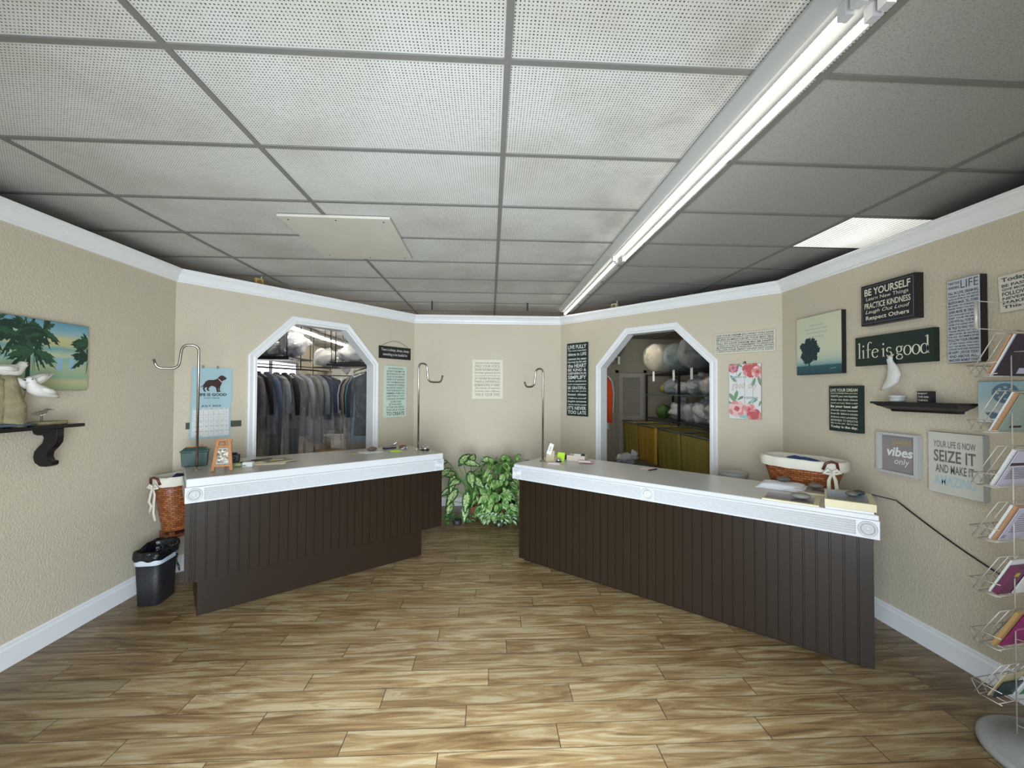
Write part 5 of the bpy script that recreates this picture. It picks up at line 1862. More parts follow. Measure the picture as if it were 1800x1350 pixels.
# (tier, s0, s1, height, thickness, foot distance, material, label tail, extra)
CARDS = [
    (0, -.10, .10, .21, .008, .196, KRAFT, 'tan envelope edge leftmost in the top pocket', None),
    (0, -.10, .10, .21, .006, .184, PAPER, 'white card between tan envelope and dark card in the top pocket', None),
    (0, -.11, .095, .21, .004, .174, PURP, 'dark purple card back filling the top pocket', ([(.1, .35, .06, .2)], LAV)),
    (1, -.10, .10, .21, .006, .192, PAPER, 'white card leftmost in the second pocket', None),
    (1, -.10, .095, .205, .008, .182, KRAFT, 'tan envelope in the second pocket from the top', None),
    (1, -.11, .08, .20, .004, .172, SAGE, 'sage green card back in the second pocket from the top', ([(.3, .7, .1, .16)], PURP)),
    (2, -.10, .10, .20, .010, .188, PAPER, 'thick white card leftmost in the third pocket', None),
    (2, -.11, .09, .195, .004, .174, LAV, 'lavender card with a dark band in the third pocket', ([(0, 1, .58, .66)] + [(.1, .9, .5 - .05 * i, .515 - .05 * i) for i in range(7)], PURP)),
    (3, -.10, .10, .20, .010, .197, PAPER, 'thick white card leftmost in the fourth pocket', None),
    (3, -.10, .10, .20, .010, .184, KRAFT, 'tan envelope in the fourth pocket from the top', None),
    (3, -.11, .085, .19, .004, .173, LAV, 'pale card back with two dark bars in the fourth pocket', (txt_rows + [(.86, .90, .05, .16), (.92, .97, .05, .16)], mat('lav_ink', '#7f798c', .7))),
    (4, -.10, .10, .195, .008, .200, PAPER, 'white card leftmost in the fifth pocket', None),
    (4, -.035, .10, .165, .020, .180, MAUV, 'plum booklet with a small yellow seal in the fifth pocket', ([(.62, .82, .68, .82)], mat('yellow_seal', '#b9a544', .5))),
    (4, -.06, .02, .16, .006, .162, PAPER, 'white leaflet right behind the plum booklet in the fifth pocket', None),
    (5, -.10, .10, .215, .014, .190, mat('tan_card_stock', '#b08a58', .8), 'broad tan envelope leftmost in the sixth pocket', None),
    (5, -.11, .08, .21, .004, .174, MAG, 'magenta card back in the sixth pocket', ([(.2, .9, .5, .56)], mat('pink_print', '#b4628f', .6))),
    (6, -.02, .11, .15, .004, .205, mat('cream_flower_card', '#b9aa86', .7, var=.25, vs=25), 'cream flower card at the left of the lowest pocket', None),
    (6, -.03, .10, .10, .006, .190, TEALD, 'dark teal glossy card in the lowest pocket', None),
    (6, -.045, -.02, .15, .012, .185, PAPER, 'thin white booklet standing in the lowest pocket', None),
    (6, -.10, -.05, .15, .012, .185, GREENC, 'leaf green card at the right of the lowest pocket', None),
]
for ti, s0, s1, h, th, o, mt, lb, ex in CARDS:
    card(TI[ti], s0, s1, h, th, o, mt, lb + ' of the rack', extra=ex)

# ------------------------------------------------------------------ clothes room behind the raised counter
bt = m_tube(BACK_TUBE_STRENGTH, 5.0)


def back_light(label, x, y0, y1):
    t_ = thing('strip_light', label, 'ceiling light', group='strip lights in the back rooms')
    mb = MB()
    mb.box(x - .07, x + .07, y0, y1, CEIL - .06, CEIL - .009)
    mb.build('housing', FIXW, t_)
    MB().tube([(x, y0 + .04, CEIL - .085), (x, y1 - .04, CEIL - .085)], .018, 12).build('tube', bt, t_)
    return t_


back_light('added unseen strip light just inside the clothes room, nearest the doorway', -2.7, 5.75, 7.2)  # added out of sight to light the bagged bedding from the front
back_light('strip light over the hung clothes, nearer segment', -3.66, 7.4, 8.88)
back_light('strip light over the hung clothes, farther segment', -3.70, 8.93, 11.4)
back_light('added extra strip light deep in the clothes room over the white cabinets', -2.9, 11.6, 13.6)  # extra tube, added to light the depth of the room
back_light('added unseen strip light of the store room over the shelves', 2.1, 6.9, 8.1)  # unseen tube added to light the store room
back_light('added unseen strip light over the middle of the clothes room behind the far wall', -1.2, 7.2, 9.6)  # added outside the doorway view to brighten the clothes room
back_light('added unseen strip light over the middle of the clothes room, farther in', -1.2, 10.2, 12.6)  # second added tube out of view, also brightening the clothes room

# bright shop window in the far side wall
wn = MB()
WF = mat('window_frame_grey', '#5b5d60', .5)
for y in (7.9, 9.3, 10.55):
    wn.box(-4.80, -4.74, y, y + .06, 1.0, 2.32)
for z in (1.0, 2.28):
    wn.box(-4.80, -4.74, 7.9, 10.61, z, z + .05)
wn.box(-4.795, -4.785, 7.92, 10.6, 1.02, 2.3, 1)
k_ = NT('daylit_street_glass')
v_ = k_.co((1, 3, 3))
br = k_.n('ShaderNodeTexBrick')
k_.l(v_, br.inputs['Vector'])
k_.base((.8, .85, .9, 1))
f_ = k_.noise(v_, 3, 3)
c_ = k_.ramp(f_, [(.35, (.62, .66, .74)), (.6, (.95, .97, 1.0))])
k_.l(c_, k_.b.inputs['Emission Color'])
k_.set(**{'Emission_Strength': 2.6})
struct(wn.build('window_1', [WF, k_.m]))


def garment(label, loc, rz, L_, colr, wd=.22, sleeve=.58, film=True, cat='clothing', seed=0, name='hung_garment', film_len=None, group='clothes hung in clear film', trousers=False):
    """a garment on a hanger; loc = the point on the rail."""
    g_ = thing(name, label, cat, loc=loc, rotz=rz, group=group)
    cm_ = mat('cloth_' + colr.lstrip('#'), colr, .85, var=.12, vs=9, bump=.3, bs=14, bd=.01)
    rs = random.Random(seed)
    hk_ = MB()
    arcp = [(0, 0, -.055)] + [(.02 * math.sin(a), 0, -.018 + .02 * math.cos(a)) for a in [PI * (1.35 - .25 * i) + PI * .0 for i in range(7)]]
    hk_.tube(arcp, .0022, 6)
    hk_.tube([(-wd * .92, 0, -.135), (0, 0, -.055), (wd * .92, 0, -.135)], .006, 6)
    hk_.build('hanger', WIRE, g_)
    seg_ = 28

    def loft(prof, mt, nm, amp, grow=0, zs=0):
        mb = MB()
        vs, fs = [], []
        for i, (z, hw, ht) in enumerate(prof):
            for j_ in range(seg_):
                th = 2 * PI * j_ / seg_
                k = 1 + amp * math.sin(5 * th + seed) * min(1, i / 4) + amp * .8 * noise.noise(Vector((math.cos(th) * 2, math.sin(th) * 2, z * 3 + seed)))
                vs.append(((hw + grow) * math.cos(th) * (1 + (k - 1) * .4), (ht + grow * .6) * math.sin(th) * k, z))
        n_ = len(prof)
        for i in range(n_ - 1):
            for j_ in range(seg_):
                k = (j_ + 1) % seg_
                fs.append((i * seg_ + j_, (i + 1) * seg_ + j_, (i + 1) * seg_ + k, i * seg_ + k))
        mb.add(vs, fs, 0, True)
        if nm:
            mb.build(nm, mt, g_)
        return mb
    if trousers:
        loft([(-.14, wd * .7, .012), (-.16, wd * .75, .022), (-.4, wd * .72, .028), (-L_ * .7, wd * .66, .03), (-L_, wd * .6, .03)], cm_, 'cloth_body', .2)
    else:
        loft([(-.075, .05, .03), (-.085, .06, .035), (-.11, wd * .62, .045), (-.14, wd * .95, .05), (-.19, wd, .050), (-.32, wd * .92, .050), (-L_ * .6, wd * .9, .05), (-L_ * .85, wd * .98, .055), (-L_, wd * 1.02, .058)], cm_, 'cloth_body', .12)
        if sleeve:
            for s_ in (-1, 1):
                MB().tube([(s_ * wd * .86, 0, -.155), (s_ * (wd + .02), .008, -.26), (s_ * (wd + .05), .02, -.42), (s_ * (wd + .045), .035, -.15 - sleeve)], [.045, .058, .052, .044], 12, flat=((0, 1, 0), .7)).build('sleeve', cm_, g_)
        MB().lathe([(.052, -.09), (.056, -.068), (.05, -.055), (.044, -.07)], 18, sy=.6).build('collar', cm_, g_)
    if film:
        fl = film_len or L_ + .12
        loft([(-.045, .02, .012), (-.07, .06, .03), (-.10, wd * .7, .06), (-.14, wd * 1.05, .062), (-.25, wd + .04, .070), (-.6, wd + .05, .073), (-fl * .85, wd + .05, .075), (-fl, wd + .055, .078)], FILM, 'clear_film', .16)
        MB().box(-.02, .02, -.078, -.076, -.30, -.22).build('paper_tag', PAPER, g_)
    return g_


rail = thing('clothes_rail', 'dark clothes rail hung on rods from the ceiling on the left of the clothes room', 'rail')
A_, B_ = Vector((-3.62, 6.10, 2.00)), Vector((-2.95, 7.95, 2.00))
MB().tube([tuple(A_), tuple(B_)], .013, 10).build('bar', BLACK, rail)
MB().tube([tuple(A_ + Vector((-.02, -.03, .05))), tuple(B_ + Vector((-.02, .03, .05)))], .009, 8).build('bar', BLACK, rail)
for t_ in (.12, .62, .98):
    p_ = A_.lerp(B_, t_)
    MB().tube([tuple(p_), (p_.x, p_.y, CEIL - .004)], .008, 8).build('support_rod', BLACK, rail)
rl = (B_ - A_).normalized()
RA1 = math.atan2(rl.y, rl.x) - PI / 2
GL = [(.04, .95, '#16161a', .58, 'black jacket in film at the near end of the rail by the left casing'), (.12, 1.05, '#5e4a49', .58, 'dusty rose-brown shirt in film second from the left casing'), (.20, .92, '#121318', .55, 'black shirt in film third from the left casing'),
      (.28, 1.0, '#4b5570', .62, 'slate blue shirt in film, fourth along the rail'), (.37, .9, '#77767a', .55, 'pale grey shirt in film, fifth along the rail'), (.45, .82, '#0f1014', .58, 'black blazer in film, sixth along the rail'),
      (.53, .98, '#5f5f5c', .6, 'olive grey jacket in film, seventh along the rail'), (.62, 1.1, '#8a8c93', .62, 'long light grey shirt in film, eighth along the rail'), (.71, .85, '#6f6f6a', .62, 'warm grey blazer in film, ninth along the rail'),
      (.80, 1.25, '#7d7f86', .6, 'long grey dress in film near the far end of the left rail'), (.88, .86, '#3d4258', .58, 'navy shirt in film second from the far end of the left rail'), (.96, .80, '#33384a', .56, 'dark navy jacket in film at the far end of the left rail')]
for i, (t_, L_, c_, sl_, lb) in enumerate(GL):
    p_ = A_.lerp(B_, t_)
    garment(lb, (p_.x, p_.y, 1.985), RA1 + random.uniform(-.15, .15), L_, c_, .21, sl_, True, seed=i, film_len=L_ + random.choice((.12, .3, .45)))
# low rail of long bagged clothes below
for i, (t_, c_, lb) in enumerate(((.08, '#3c4046', 'long bagged charcoal trousers under the shirts nearest the left casing'), (.30, '#2f3338', 'long bagged black trousers hanging low under the slate blue shirt'), (.48, '#4a4e55', 'long bagged grey trousers hanging low under the black blazer'))):
    p_ = A_.lerp(B_, t_)
    garment(lb, (p_.x + .10, p_.y - .06, 1.96), RA1 + .1, 1.45, c_, .22, 0, True, seed=20 + i, film_len=1.55, trousers=True, cat='clothing', name='hung_trousers')

rail2 = thing('clothes_rail', 'dark clothes rail with cross bar on the right of the clothes room', 'rail')
A2, B2 = Vector((-1.78, 6.25, 2.0)), Vector((-2.55, 7.95, 2.0))
mb = MB()
mb.tube([tuple(A2), tuple(B2)], .013, 10)
mb.build('bar', BLACK, rail2)
MB().box(-2.66, -1.55, 6.93, 6.97, 2.055, 2.085).build('cross_bar', BLACK, rail2)
MB().box(-2.45, -1.55, 6.60, 6.64, 2.02, 2.05).build('cross_bar', BLACK, rail2)
for x, y in ((-2.52, 6.95), (-1.86, 6.62), (-1.80, 6.95)):
    MB().tube([(x, y, 2.05), (x, y, CEIL - .004)], .009, 8).build('support_rod', BLACK, rail2)
rl = (B2 - A2).normalized()
RA2 = math.atan2(rl.y, rl.x) - PI / 2
for i, (t_, L_, c_, sl_, lb) in enumerate(((.06, 1.0, '#2c3038', .58, 'near-black shirt in film against the right casing of the clothes doorway'), (.16, 1.1, '#4f7f92', .6, 'teal blue shirt in film beside the right casing of the clothes doorway'), (.27, 1.0, '#20232c', .55, 'dark navy jacket in film left of the teal shirt'),
                                          (.40, 1.35, '#8a8069', .58, 'long tan coat in film left of the dark navy jacket'), (.54, 1.30, '#6d6a62', .58, 'long olive grey coat in film at the middle of the right rail'), (.70, .78, '#2f323b', .52, 'charcoal short jacket in film near the far end of the right rail'),
                                          (.84, 1.15, '#b9bac0', .58, 'pale grey shirt in film at the far end of the right rail'))):
    p_ = A2.lerp(B2, t_)
    garment(lb, (p_.x, p_.y, 1.985), RA2 + random.uniform(-.15, .15), L_, c_, .20, sl_, True, seed=40 + i, film_len=L_ + .2)
rail3 = thing('clothes_rail', 'far clothes rail with white shirts at the back of the clothes room', 'rail')
MB().tube([(-4.0, 9.4, 1.98), (-2.6, 9.75, 1.98)], .012, 8).build('bar', BLACK, rail3)
for x in (-3.9, -2.7):
    MB().tube([(x, 9.4 + (x + 4) * .25, 1.98), (x, 9.4 + (x + 4) * .25, CEIL - .004)], .008, 8).build('support_rod', BLACK, rail3)
for i, (x, L_, lb) in enumerate(((-3.55, 1.05, 'white shirt on the far rail, first of the white ones from the left'), (-3.38, 1.1, 'white shirt on the far rail, second from the left'), (-3.2, 1.0, 'white shirt on the far rail, third from the left'), (-3.02, 1.3, 'long white gown on the far rail beside the charcoal short jacket'))):
    garment(lb, (x, 9.4 + (x + 4) * .25, 1.965), .3 + random.uniform(-.3, .3), L_, '#d6d3d2', .21, .55, i == 3, seed=60 + i, group='white shirts on the far rail')

tb = thing('press_table', 'white pressing table with a black machine on it deep in the clothes room', 'table', loc=(-3.15, 8.75, 0), rotz=.1)
MB().box(-.55, .55, -.35, .35, .74, .78).build('table_top', WHITE_TRIM, tb, bevel=.004)
for sx_ in (-1, 1):
    for sy_ in (-1, 1):
        MB().box(sx_ * .5 - .02, sx_ * .5 + .02, sy_ * .3 - .02, sy_ * .3 + .02, 0, .739).build('leg', mat('table_leg_grey', '#77787a', .5), tb)
mc = thing('press_machine', 'black boxy machine standing on the white pressing table', 'machine', loc=(-3.10, 8.75, .781), rotz=.1)
MB().box(-.26, .26, -.22, .22, 0, .42).build('casing', BLACK, mc, bevel=.015)
MB().box(-.22, .22, -.225, -.218, .08, .36).build('front_panel', mat('dark_glass', '#0c0d10', .1), mc)
cbm = mat('cabinet_white', '#cfd0cd', .6)
for i, x in enumerate((-4.2, -3.55, -2.9)):
    cbt = thing('storage_cabinet', ('white cabinet at the back of the clothes room nearest the bright window', 'middle white cabinet at the back of the clothes room', 'white cabinet at the back of the clothes room farthest from the bright window')[i], 'cabinet', loc=(x, 12.4, 0), group='white cabinets at the back')
    MB().box(-.31, .31, -.25, .25, 0, 2.28).build('body', cbm, cbt, bevel=.005)
    for s_ in (-1, 1):
        d_ = MB().box(s_ * .155 - .148, s_ * .155 + .148, -.268, -.251, .04, 2.24).build('door', cbm, cbt, bevel=.003)
        MB().box(s_ * .02 - .006, s_ * .02 + .006, -.283, -.2685, 1.05, 1.2).build('handle', STEEL, d_)


def bundle(label, loc, r_, colr, seed=0, rz=0, tail=None, wrap=FILM_BAG, amp=.34, cat='bundle', group=None, tagp=None, name='wrapped_bundle'):
    """soft laundry tied into a clear bag; loc = resting point of its underside."""
    b = thing(name, label, cat, loc=loc, rotz=rz, group=group)
    cm_ = mat('cloth_' + colr.lstrip('#'), colr, .85, var=.12, vs=9, bump=.3, bs=14, bd=.01)
    sd = Vector((seed * 1.7, seed * .6, 0))
    MB().ell((0, 0, r_[2] * .98), (r_[0] * .9, r_[1] * .9, r_[2] * .9), 24, 16, fn=lambda d: 1 + amp * noise.noise(d * 2.0 + sd)).build('soft_contents', cm_, b)
    MB().ell((0, 0, r_[2]), r_, 36, 24, fn=lambda d: 1 + amp * noise.noise(d * 2.0 + sd) + .09 * noise.noise(d * 5 + sd) + .05 * noise.noise(d * 11 + sd)).build('plastic_bag', wrap, b)
    if tail:
        t0 = Vector(tail[0])
        d_ = Vector(tail[1])
        mb = MB()
        mb.tube([tuple(t0 - d_ * .3), tuple(t0), tuple(t0 + d_ * .35), tuple(t0 + d_ * .7 - Vector((0, 0, .02))), tuple(t0 + d_)], [.05, .02, .018, .05, .065], 10, flat=((0, 1, 0), .5))
        mb.build('bag_neck', wrap, b)
    if tagp:
        MB().box(tagp[0] - .022, tagp[0] + .022, tagp[1] - .001, tagp[1] + .001, tagp[2] - .17, tagp[2]).build('paper_tag', PAPER, b)
    return b


# overhead rack with bagged bedding
oh = thing('overhead_shelf', 'dark overhead wire shelf carrying bagged bedding above the left clothes rail', 'shelf', loc=(-3.50, 7.0, 0))
mb = MB()
mb.box(-.62, .42, -.45, .45, 2.155, 2.17)
mb.box(-.62, .42, -.45, -.43, 2.12, 2.155)
mb.build('shelf_board', BLACK, oh)
for x in (-.58, .38):
    for y in (-.42, .42):
        MB().tube([(x, y, 2.13), (x, y, CEIL - .004)], .007, 8).build('support_rod', BLACK, oh)
oz = 2.1705
bundle('beige bagged bedding at the left of the overhead shelf', (-3.86, 6.86, oz), (.20, .24, .17), '#9a907a', 1)
bundle('grey bagged bedding in the middle of the overhead shelf', (-3.53, 6.88, oz), (.19, .24, .22), '#6f6c66', 2, tail=((.08, -.24, .16), (.16, -.05, .08)))
bundle('slate blue bagged bedding at the right of the overhead shelf', (-3.20, 6.92, oz), (.21, .25, .23), '#4f5a68', 3, tail=((.2, -.1, .2), (.14, -.06, .05)))
os_ = thing('overhead_shelf', 'small dark overhead shelf carrying white bagged bedding in front of the far wall', 'shelf', loc=(-2.22, 7.3, 0))
MB().box(-.42, .62, -.28, .28, 2.10, 2.118).build('shelf_board', BLACK, os_)
for x in (-.40, .6):
    for y in (-.26, .26):
        MB().tube([(x, y, 2.105), (x, y, CEIL - .004)], .006, 8).build('support_rod', BLACK, os_)
bundle('white bagged pillow on the small overhead shelf', (-2.36, 7.22, 2.1185), (.22, .18, .15), '#c9c9c6', 4)
bundle('dark grey bagged bedding on the small overhead shelf against the casing', (-1.92, 7.24, 2.1185), (.20, .2, .17), '#5a5c60', 5)
os2 = thing('overhead_shelf', 'short dark overhead shelf with the hanging creamy bag', 'shelf', loc=(-2.72, 7.55, 0))
MB().box(-.30, .10, -.22, .22, 2.04, 2.055).build('shelf_board', BLACK, os2)
for x in (-.28, .08):
    MB().tube([(x, .2, 2.045), (x, .2, CEIL - .004)], .006, 8).build('support_rod', BLACK, os2)
bundle('creamy white bag with long twisted neck right of the slate blue bedding', (-2.84, 7.42, 2.0555), (.20, .17, .16), '#b9b5a3', 6, tail=((.16, -.05, .12), (.24, -.02, -.20)))

# ------------------------------------------------------------------ store room behind the pale counter
LVM = mat('louvre_door_paint', '#a09b90', .6)
d1 = MB()
X0, X1, YD = 2.95, 3.53, 9.5
d1.box(X0, X0 + .09, YD - .045, YD - .005, .01, 2.08)
d1.box(X1 - .09, X1, YD - .045, YD - .005, .01, 2.08)
for z0, z1 in ((.01, .18), (1.0, 1.10), (1.98, 2.08)):
    d1.box(X0 + .09, X1 - .09, YD - .045, YD - .005, z0, z1)
for z in [.20 + .034 * i for i in range(24)] + [1.115 + .034 * i for i in range(26)]:
    d1.box(-.20, .20, -.018, .018, -.003, .003, M=Matrix.Translation(((X0 + X1) / 2, YD - .024, z)) @ Matrix.Rotation(.75, 4, 'X'))
d1.box(X0 + .08, X1 - .08, YD - .012, YD - .006, .1, 2.0)
struct(d1.build('door_1', LVM))
fr_ = MB()
for a in ((X0 - .07, X0 - .005), (X1 + .005, X1 + .07)):
    fr_.box(a[0], a[1], YD - .03, YD - .0005, 0, 2.15)
fr_.box(X0 - .07, X1 + .07, YD - .03, YD - .0005, 2.09, 2.15)
struct(fr_.build('trim_4', mat('store_trim_paint', '#8f8a80', .6)))
sb_ = thing('wall_shelf', 'small white shelf high on the store room wall left of the louvre door', 'shelf', loc=(2.62, 9.35, 2.42))
MB().box(-.22, .22, -.14, .145, 0, .05).build('shelf_board', WHITE_TRIM, sb_, bevel=.003)
for x in (-.15, .15):
    MB().box(x - .012, x + .012, -.10, .145, -.10, -.001).build('bracket', WHITE_TRIM, sb_)
bundle('white bagged bundle on the high store room shelf with a tag hanging down', (2.74, 9.28, 2.4705), (.22, .16, .16), '#b0b0ac', 7, tagp=(.10, -.17, -.04))

YB = [mat('yellow_canvas', '#7d7028', .8, var=.15, vs=6, bump=.3, bs=12, bd=.01), mat('gold_canvas', '#94761a', .8, var=.15, vs=6, bump=.3, bs=12, bd=.01)]
BINL = ('olive yellow canvas cart nearest the shop, first of the row', 'olive yellow canvas cart second from the shop, right of the bright strap', 'gold canvas cart third from the shop, left of the bright strap', 'olive canvas cart farthest from the shop by the louvre door')
for i in range(4):
    y0 = 4.93 + .84 * i
    b = thing('canvas_cart', BINL[i], 'laundry cart', loc=(2.96, y0 + .40, 0), group='yellow canvas carts in the store room')
    ht, x0 = 1.08, .31
    mb = MB()
    # bag: open-topped box with pleated sides
    rows_, per = 6, []
    N_ = 64
    vs, fs = [], []
    for k in range(rows_ + 1):
        t_ = k / rows_
        z = ht - .02 - .70 * t_
        for j_ in range(N_):
            u_ = j_ / N_ * 4
            sd_i, f_ = int(u_), u_ - int(u_)
            cx_, cy_ = [(-1 + 2 * f_, -1), (1, -1 + 2 * f_), (1 - 2 * f_, 1), (-1, 1 - 2 * f_)][sd_i]
            tp_ = 1 - .10 * t_
            pl_ = .016 * math.sin(f_ * PI * 8 + i) * t_ ** .6 * (1 if 0.05 < f_ < .95 else .3)
            nx_, ny_ = [(0, -1), (1, 0), (0, 1), (-1, 0)][sd_i]
            vs.append((cx_ * x0 * tp_ + nx_ * pl_, cy_ * .395 * tp_ + ny_ * pl_, z))
    for k in range(rows_):
        for j_ in range(N_):
            q_ = (j_ + 1) % N_
            fs.append((k * N_ + j_, (k + 1) * N_ + j_, (k + 1) * N_ + q_, k * N_ + q_))
    fs.append(tuple(rows_ * N_ + j_ for j_ in range(N_ - 1, -1, -1)))
    mb.add(vs, fs, 0, True)
    mb.build('canvas_bag', YB[1 if i == 2 else 0], b)
    rm = MB()
    rm.tube([(-x0, -.40, ht), (x0, -.40, ht), (x0, .40, ht), (-x0, .40, ht), (-x0, -.40, ht)], .012, 8)
    rm.build('rim', mat('grey_rim_tube', '#55585a', .5), b)
    for sx_ in (-1, 1):
        for sy_ in (-1, 1):
            MB().tube([(sx_ * (x0 - .01), sy_ * .375, ht), (sx_ * (x0 - .06), sy_ * .33, .35), (sx_ * (x0 - .06), sy_ * .33, .075)], .011, 8).build('leg', mat('grey_rim_tube', ''), b)
            MB().lathe([(.0, -.012), (.036, -.012), (.036, .012), (0, .012)], 16, M=Matrix.Translation((sx_ * (x0 - .06), sy_ * .33, .037)) @ Matrix.Rotation(PI / 2, 4, 'X')).build('caster', BLACK, b)
    if i == 1:
        MB().box(-x0 - .012, -x0 - .004, .35, .44, .45, ht - .005).build('bright_strap', mat('bright_yellow_strap', '#c29a26', .7), b)
    MB().box(-x0 + .012, -x0 + .016, -.36, .36, ht - .11, ht - .03).build('top_band', mat('ochre_band', '#a08a3c', .8), b)

# shelving unit beyond the carts
su = thing('shelving_unit', 'dark shelving unit full of bagged laundry behind the yellow carts', 'shelving', loc=(3.55, 7.1, 0))
for x in (-.28, .28):
    for y in (-1.5, 0, 1.5):
        MB().box(x - .018, x + .018, y - .018, y + .018, 0, 2.02).build('upright', BLACK, su)
for nm_, z, m_ in (('shelf', .45, BLACK), ('shelf', 1.11, mat('dark_shelf_board', '#23262c', .6)), ('shelf', 1.585, mat('teal_shelf_board', '#3a5254', .6)), ('shelf', 1.985, BLACK)):
    MB().box(-.30, .30, -1.53, 1.53, z, z + .022).build(nm_, m_, su)
for i, (y, z, r_, c_, lb) in enumerate(((5.85, 1.133, (.20, .21, .19), '#a7a9ae', 'white bag on the long lower shelf, nearest the right casing'), (6.25, 1.133, (.21, .21, .20), '#9a9198', 'white bag with a pinkish garment on the lower shelf'), (6.68, 1.133, (.21, .22, .19), '#b5b6b8', 'white knotted bag at the middle of the lower shelf'),
                                        (7.12, 1.133, (.19, .20, .17), '#8f9093', 'grey-white bag left of the middle on the lower shelf'), (7.55, 1.133, (.2, .22, .18), '#a5a5a6', 'bulging clear bag on the lower shelf beside the lime green bag'),
                                        (5.95, 1.608, (.21, .22, .15), '#a07f78', 'dusty pink bagged blanket on the teal shelf nearest the right casing'), (6.42, 1.608, (.20, .22, .16), '#8e7d80', 'mauve bagged blanket on the teal shelf'), (6.9, 1.608, (.18, .2, .15), '#3f4245', 'dark bag with a wispy neck on the teal shelf'),
                                        (7.38, 1.608, (.2, .2, .12), '#b29fa0', 'pale pink bag slumped over the teal shelf edge'), (7.85, 1.608, (.19, .19, .16), '#9a9da0', 'pale grey bag on the teal shelf farthest from the casing'))):
    bundle(lb, (3.52, y, z), r_, c_, 70 + i, group='bagged laundry on the shelving unit', tail=((0, 0, r_[2] * 1.75), (.02, -.06, .12)) if i in (2, 4, 7) else None)
lg = MB()
lg.ell((0, 0, .13), (.15, .13, .13), 20, 12, fn=lambda d: 1 + .2 * noise.noise(d * 2.2))
tag(lg.build('lime_green_bag', mat('lime_fabric', '#2f5216', .7), loc=(3.45, 8.15, 1.133)), 'lime green fabric bag at the far end of the lower shelf', 'bag')
yb = MB()
yb.ell((0, 0, .12), (.17, .16, .12), 20, 12, fn=lambda d: 1 + .2 * noise.noise(d * 2.0))
tag(yb.build('olive_cushion', mat('olive_fabric', '#7a7a2c', .8, var=.2, vs=12), loc=(3.62, 8.3, 1.608)), 'olive yellow cushion behind the bags at the far end of the teal shelf', 'cushion')


def roll(label, loc, rad, L_, colr, rz, seed):
    """bedding rolled up in a clear bag, knotted at the end that faces the shop."""
    b = thing('wrapped_roll', label, 'bedding roll', loc=loc, rotz=rz, group='bedding rolls on the shelving unit')
    cm_ = mat('cloth_' + colr.lstrip('#'), colr, .85, var=.12, vs=9, bump=.3, bs=14, bd=.01)
    RMx = Matrix.Translation((0, 0, rad)) @ Matrix.Rotation(PI / 2, 4, 'X')

    def body(grow, seg_, prof):
        mb = MB()
        vs, fs = [], []
        for i, (r_, z) in enumerate(prof):
            for j_ in range(seg_):
                th = 2 * PI * j_ / seg_
                k = 1 + .06 * noise.noise(Vector((math.cos(th) * 2 + seed, math.sin(th) * 2, z * 3))) + (.06 * math.sin(9 * th) if r_ < rad * .8 and i > 3 else 0)
                vs.append((r_ * k * math.cos(th), r_ * k * math.sin(th), z))
        for i in range(len(prof) - 1):
            for j_ in range(seg_):
                k = (j_ + 1) % seg_
                fs.append((i * seg_ + j_, i * seg_ + k, (i + 1) * seg_ + k, (i + 1) * seg_ + j_))
        mb.add(vs, fs, 0, True, RMx)
        return mb
    R_ = rad * .93
    body(0, 36, [(.01, -L_ / 2), (R_ * .8, -L_ / 2), (R_, -L_ / 2 + .04), (R_, 0), (R_, L_ / 2 - .05), (R_ * .85, L_ / 2), (R_ * .45, L_ / 2 + .02), (.01, L_ / 2 + .02)]).build('rolled_bedding', cm_, b)
    body(0, 44, [(.01, -L_ / 2 - .02), (rad * .85, -L_ / 2 - .02), (rad, -L_ / 2 + .04), (rad, 0), (rad, L_ / 2 - .06), (rad * .9, L_ / 2 + .01), (rad * .55, L_ / 2 + .05), (rad * .15, L_ / 2 + .07), (rad * .10, L_ / 2 + .09), (rad * .28, L_ / 2 + .15)]).build('plastic_bag', FILM, b)
    MB().box(-.024, .024, -L_ / 2 + .030, -L_ / 2 + .032, -.16, .02).build('paper_tag', PAPER, b)
    return b


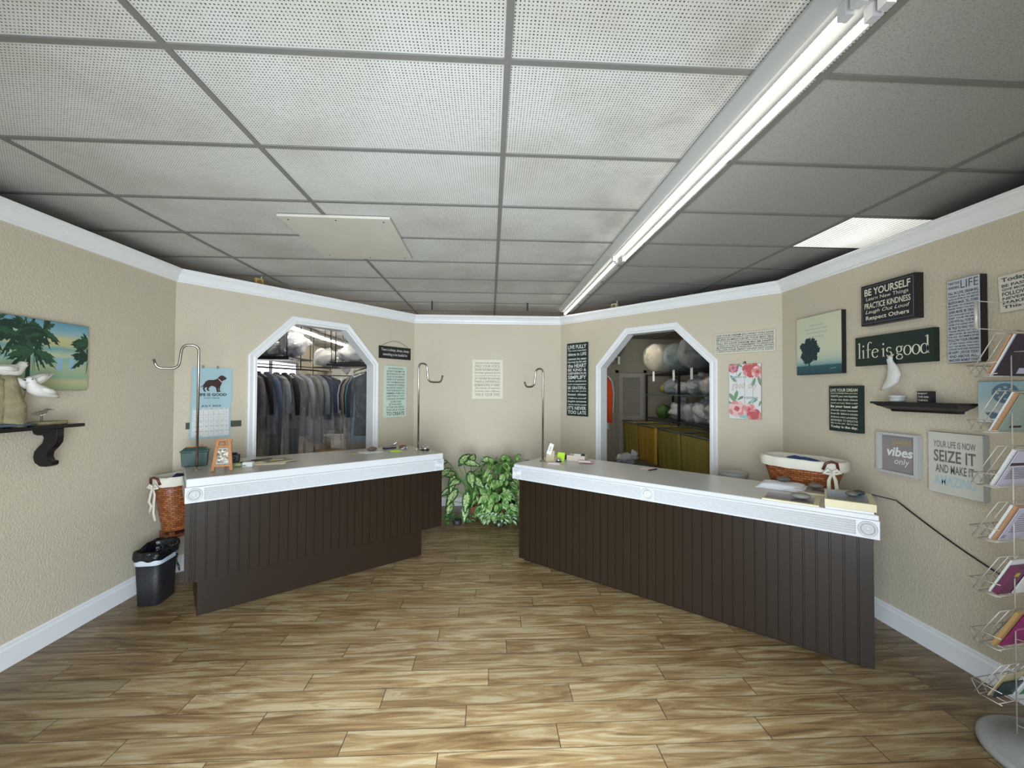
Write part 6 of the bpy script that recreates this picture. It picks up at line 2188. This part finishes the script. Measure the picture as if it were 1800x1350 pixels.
roll('big cream bedding roll in clear film at the top of the shelving, farthest left', (3.30, 7.62, 2.008), .27, .75, '#a89e8a', -1.2, 1)
roll('dark teal bedding roll in clear film between the cream and charcoal rolls', (3.42, 7.05, 2.008), .24, .75, '#23443f', -1.2, 2)
roll('charcoal bedding roll in clear film at the top of the shelving, on the right', (3.42, 6.42, 2.008), .27, .75, '#3c3d42', -1.2, 3)
bundle('grey bagged bedding on top of the shelving behind the right casing', (3.55, 5.9, 2.008), (.24, .22, .20), '#6f6d69', 90, tagp=(-.1, -.22, .02))
bundle('small clear bag of dark cloth between the shelving levels', (3.60, 6.6, 1.608), (.12, .12, .10), '#55504c', 91)

# clothes hanging just inside the store room
rail4 = thing('clothes_rail', 'dark rail with the orange shirt just inside the store room doorway', 'rail')
MB().tube([(1.45, 6.35, 2.06), (2.0, 7.3, 2.06)], .012, 8).build('bar', BLACK, rail4)
for p_ in ((1.47, 6.385), (1.98, 7.265)):
    MB().tube([(p_[0], p_[1], 2.06), (p_[0], p_[1], CEIL - .004)], .008, 8).build('support_rod', BLACK, rail4)
garment('bright orange long-sleeved shirt hanging inside the store room doorway', (1.50, 6.43, 2.045), -.15, .74, '#cf4a17', .30, .72, False, seed=81, group=None)
garment('long plum red dress hanging behind the orange shirt', (1.60, 6.62, 2.045), -.2, 1.55, '#7c2038', .17, 0, False, seed=82, group=None)
garment('white shirt hanging behind the orange shirt', (1.68, 6.78, 2.045), -.2, 1.0, '#cfcdc8', .25, .6, False, seed=83, group=None)
garment('black trousers hanging behind the orange shirt', (1.86, 7.05, 2.045), -.1, 1.6, '#17181b', .14, 0, False, seed=84, group=None, trousers=True, name='hung_trousers')
ct2 = thing('low_table', 'low dark table just inside the store room holding a plastic carrier bag', 'table', loc=(2.02, 6.05, 0))
MB().box(-.38, .38, -.3, .3, .56, .60).build('table_top', BLACK, ct2, bevel=.004)
for sx_ in (-1, 1):
    for sy_ in (-1, 1):
        MB().box(sx_ * .34 - .02, sx_ * .34 + .02, sy_ * .26 - .02, sy_ * .26 + .02, 0, .559).build('leg', BLACK, ct2)
bundle('white plastic carrier bag lying on the low dark table', (1.98, 6.0, .6005), (.16, .12, .08), '#8f9094', 95, tail=((.05, 0, .12), (.08, 0, .07)))

for o in list(bpy.data.objects):
    if o.type == 'MESH' and o.get('kind') is None and o.parent is None and o.get('category') is None:
        print('UNTAGGED', o.name)
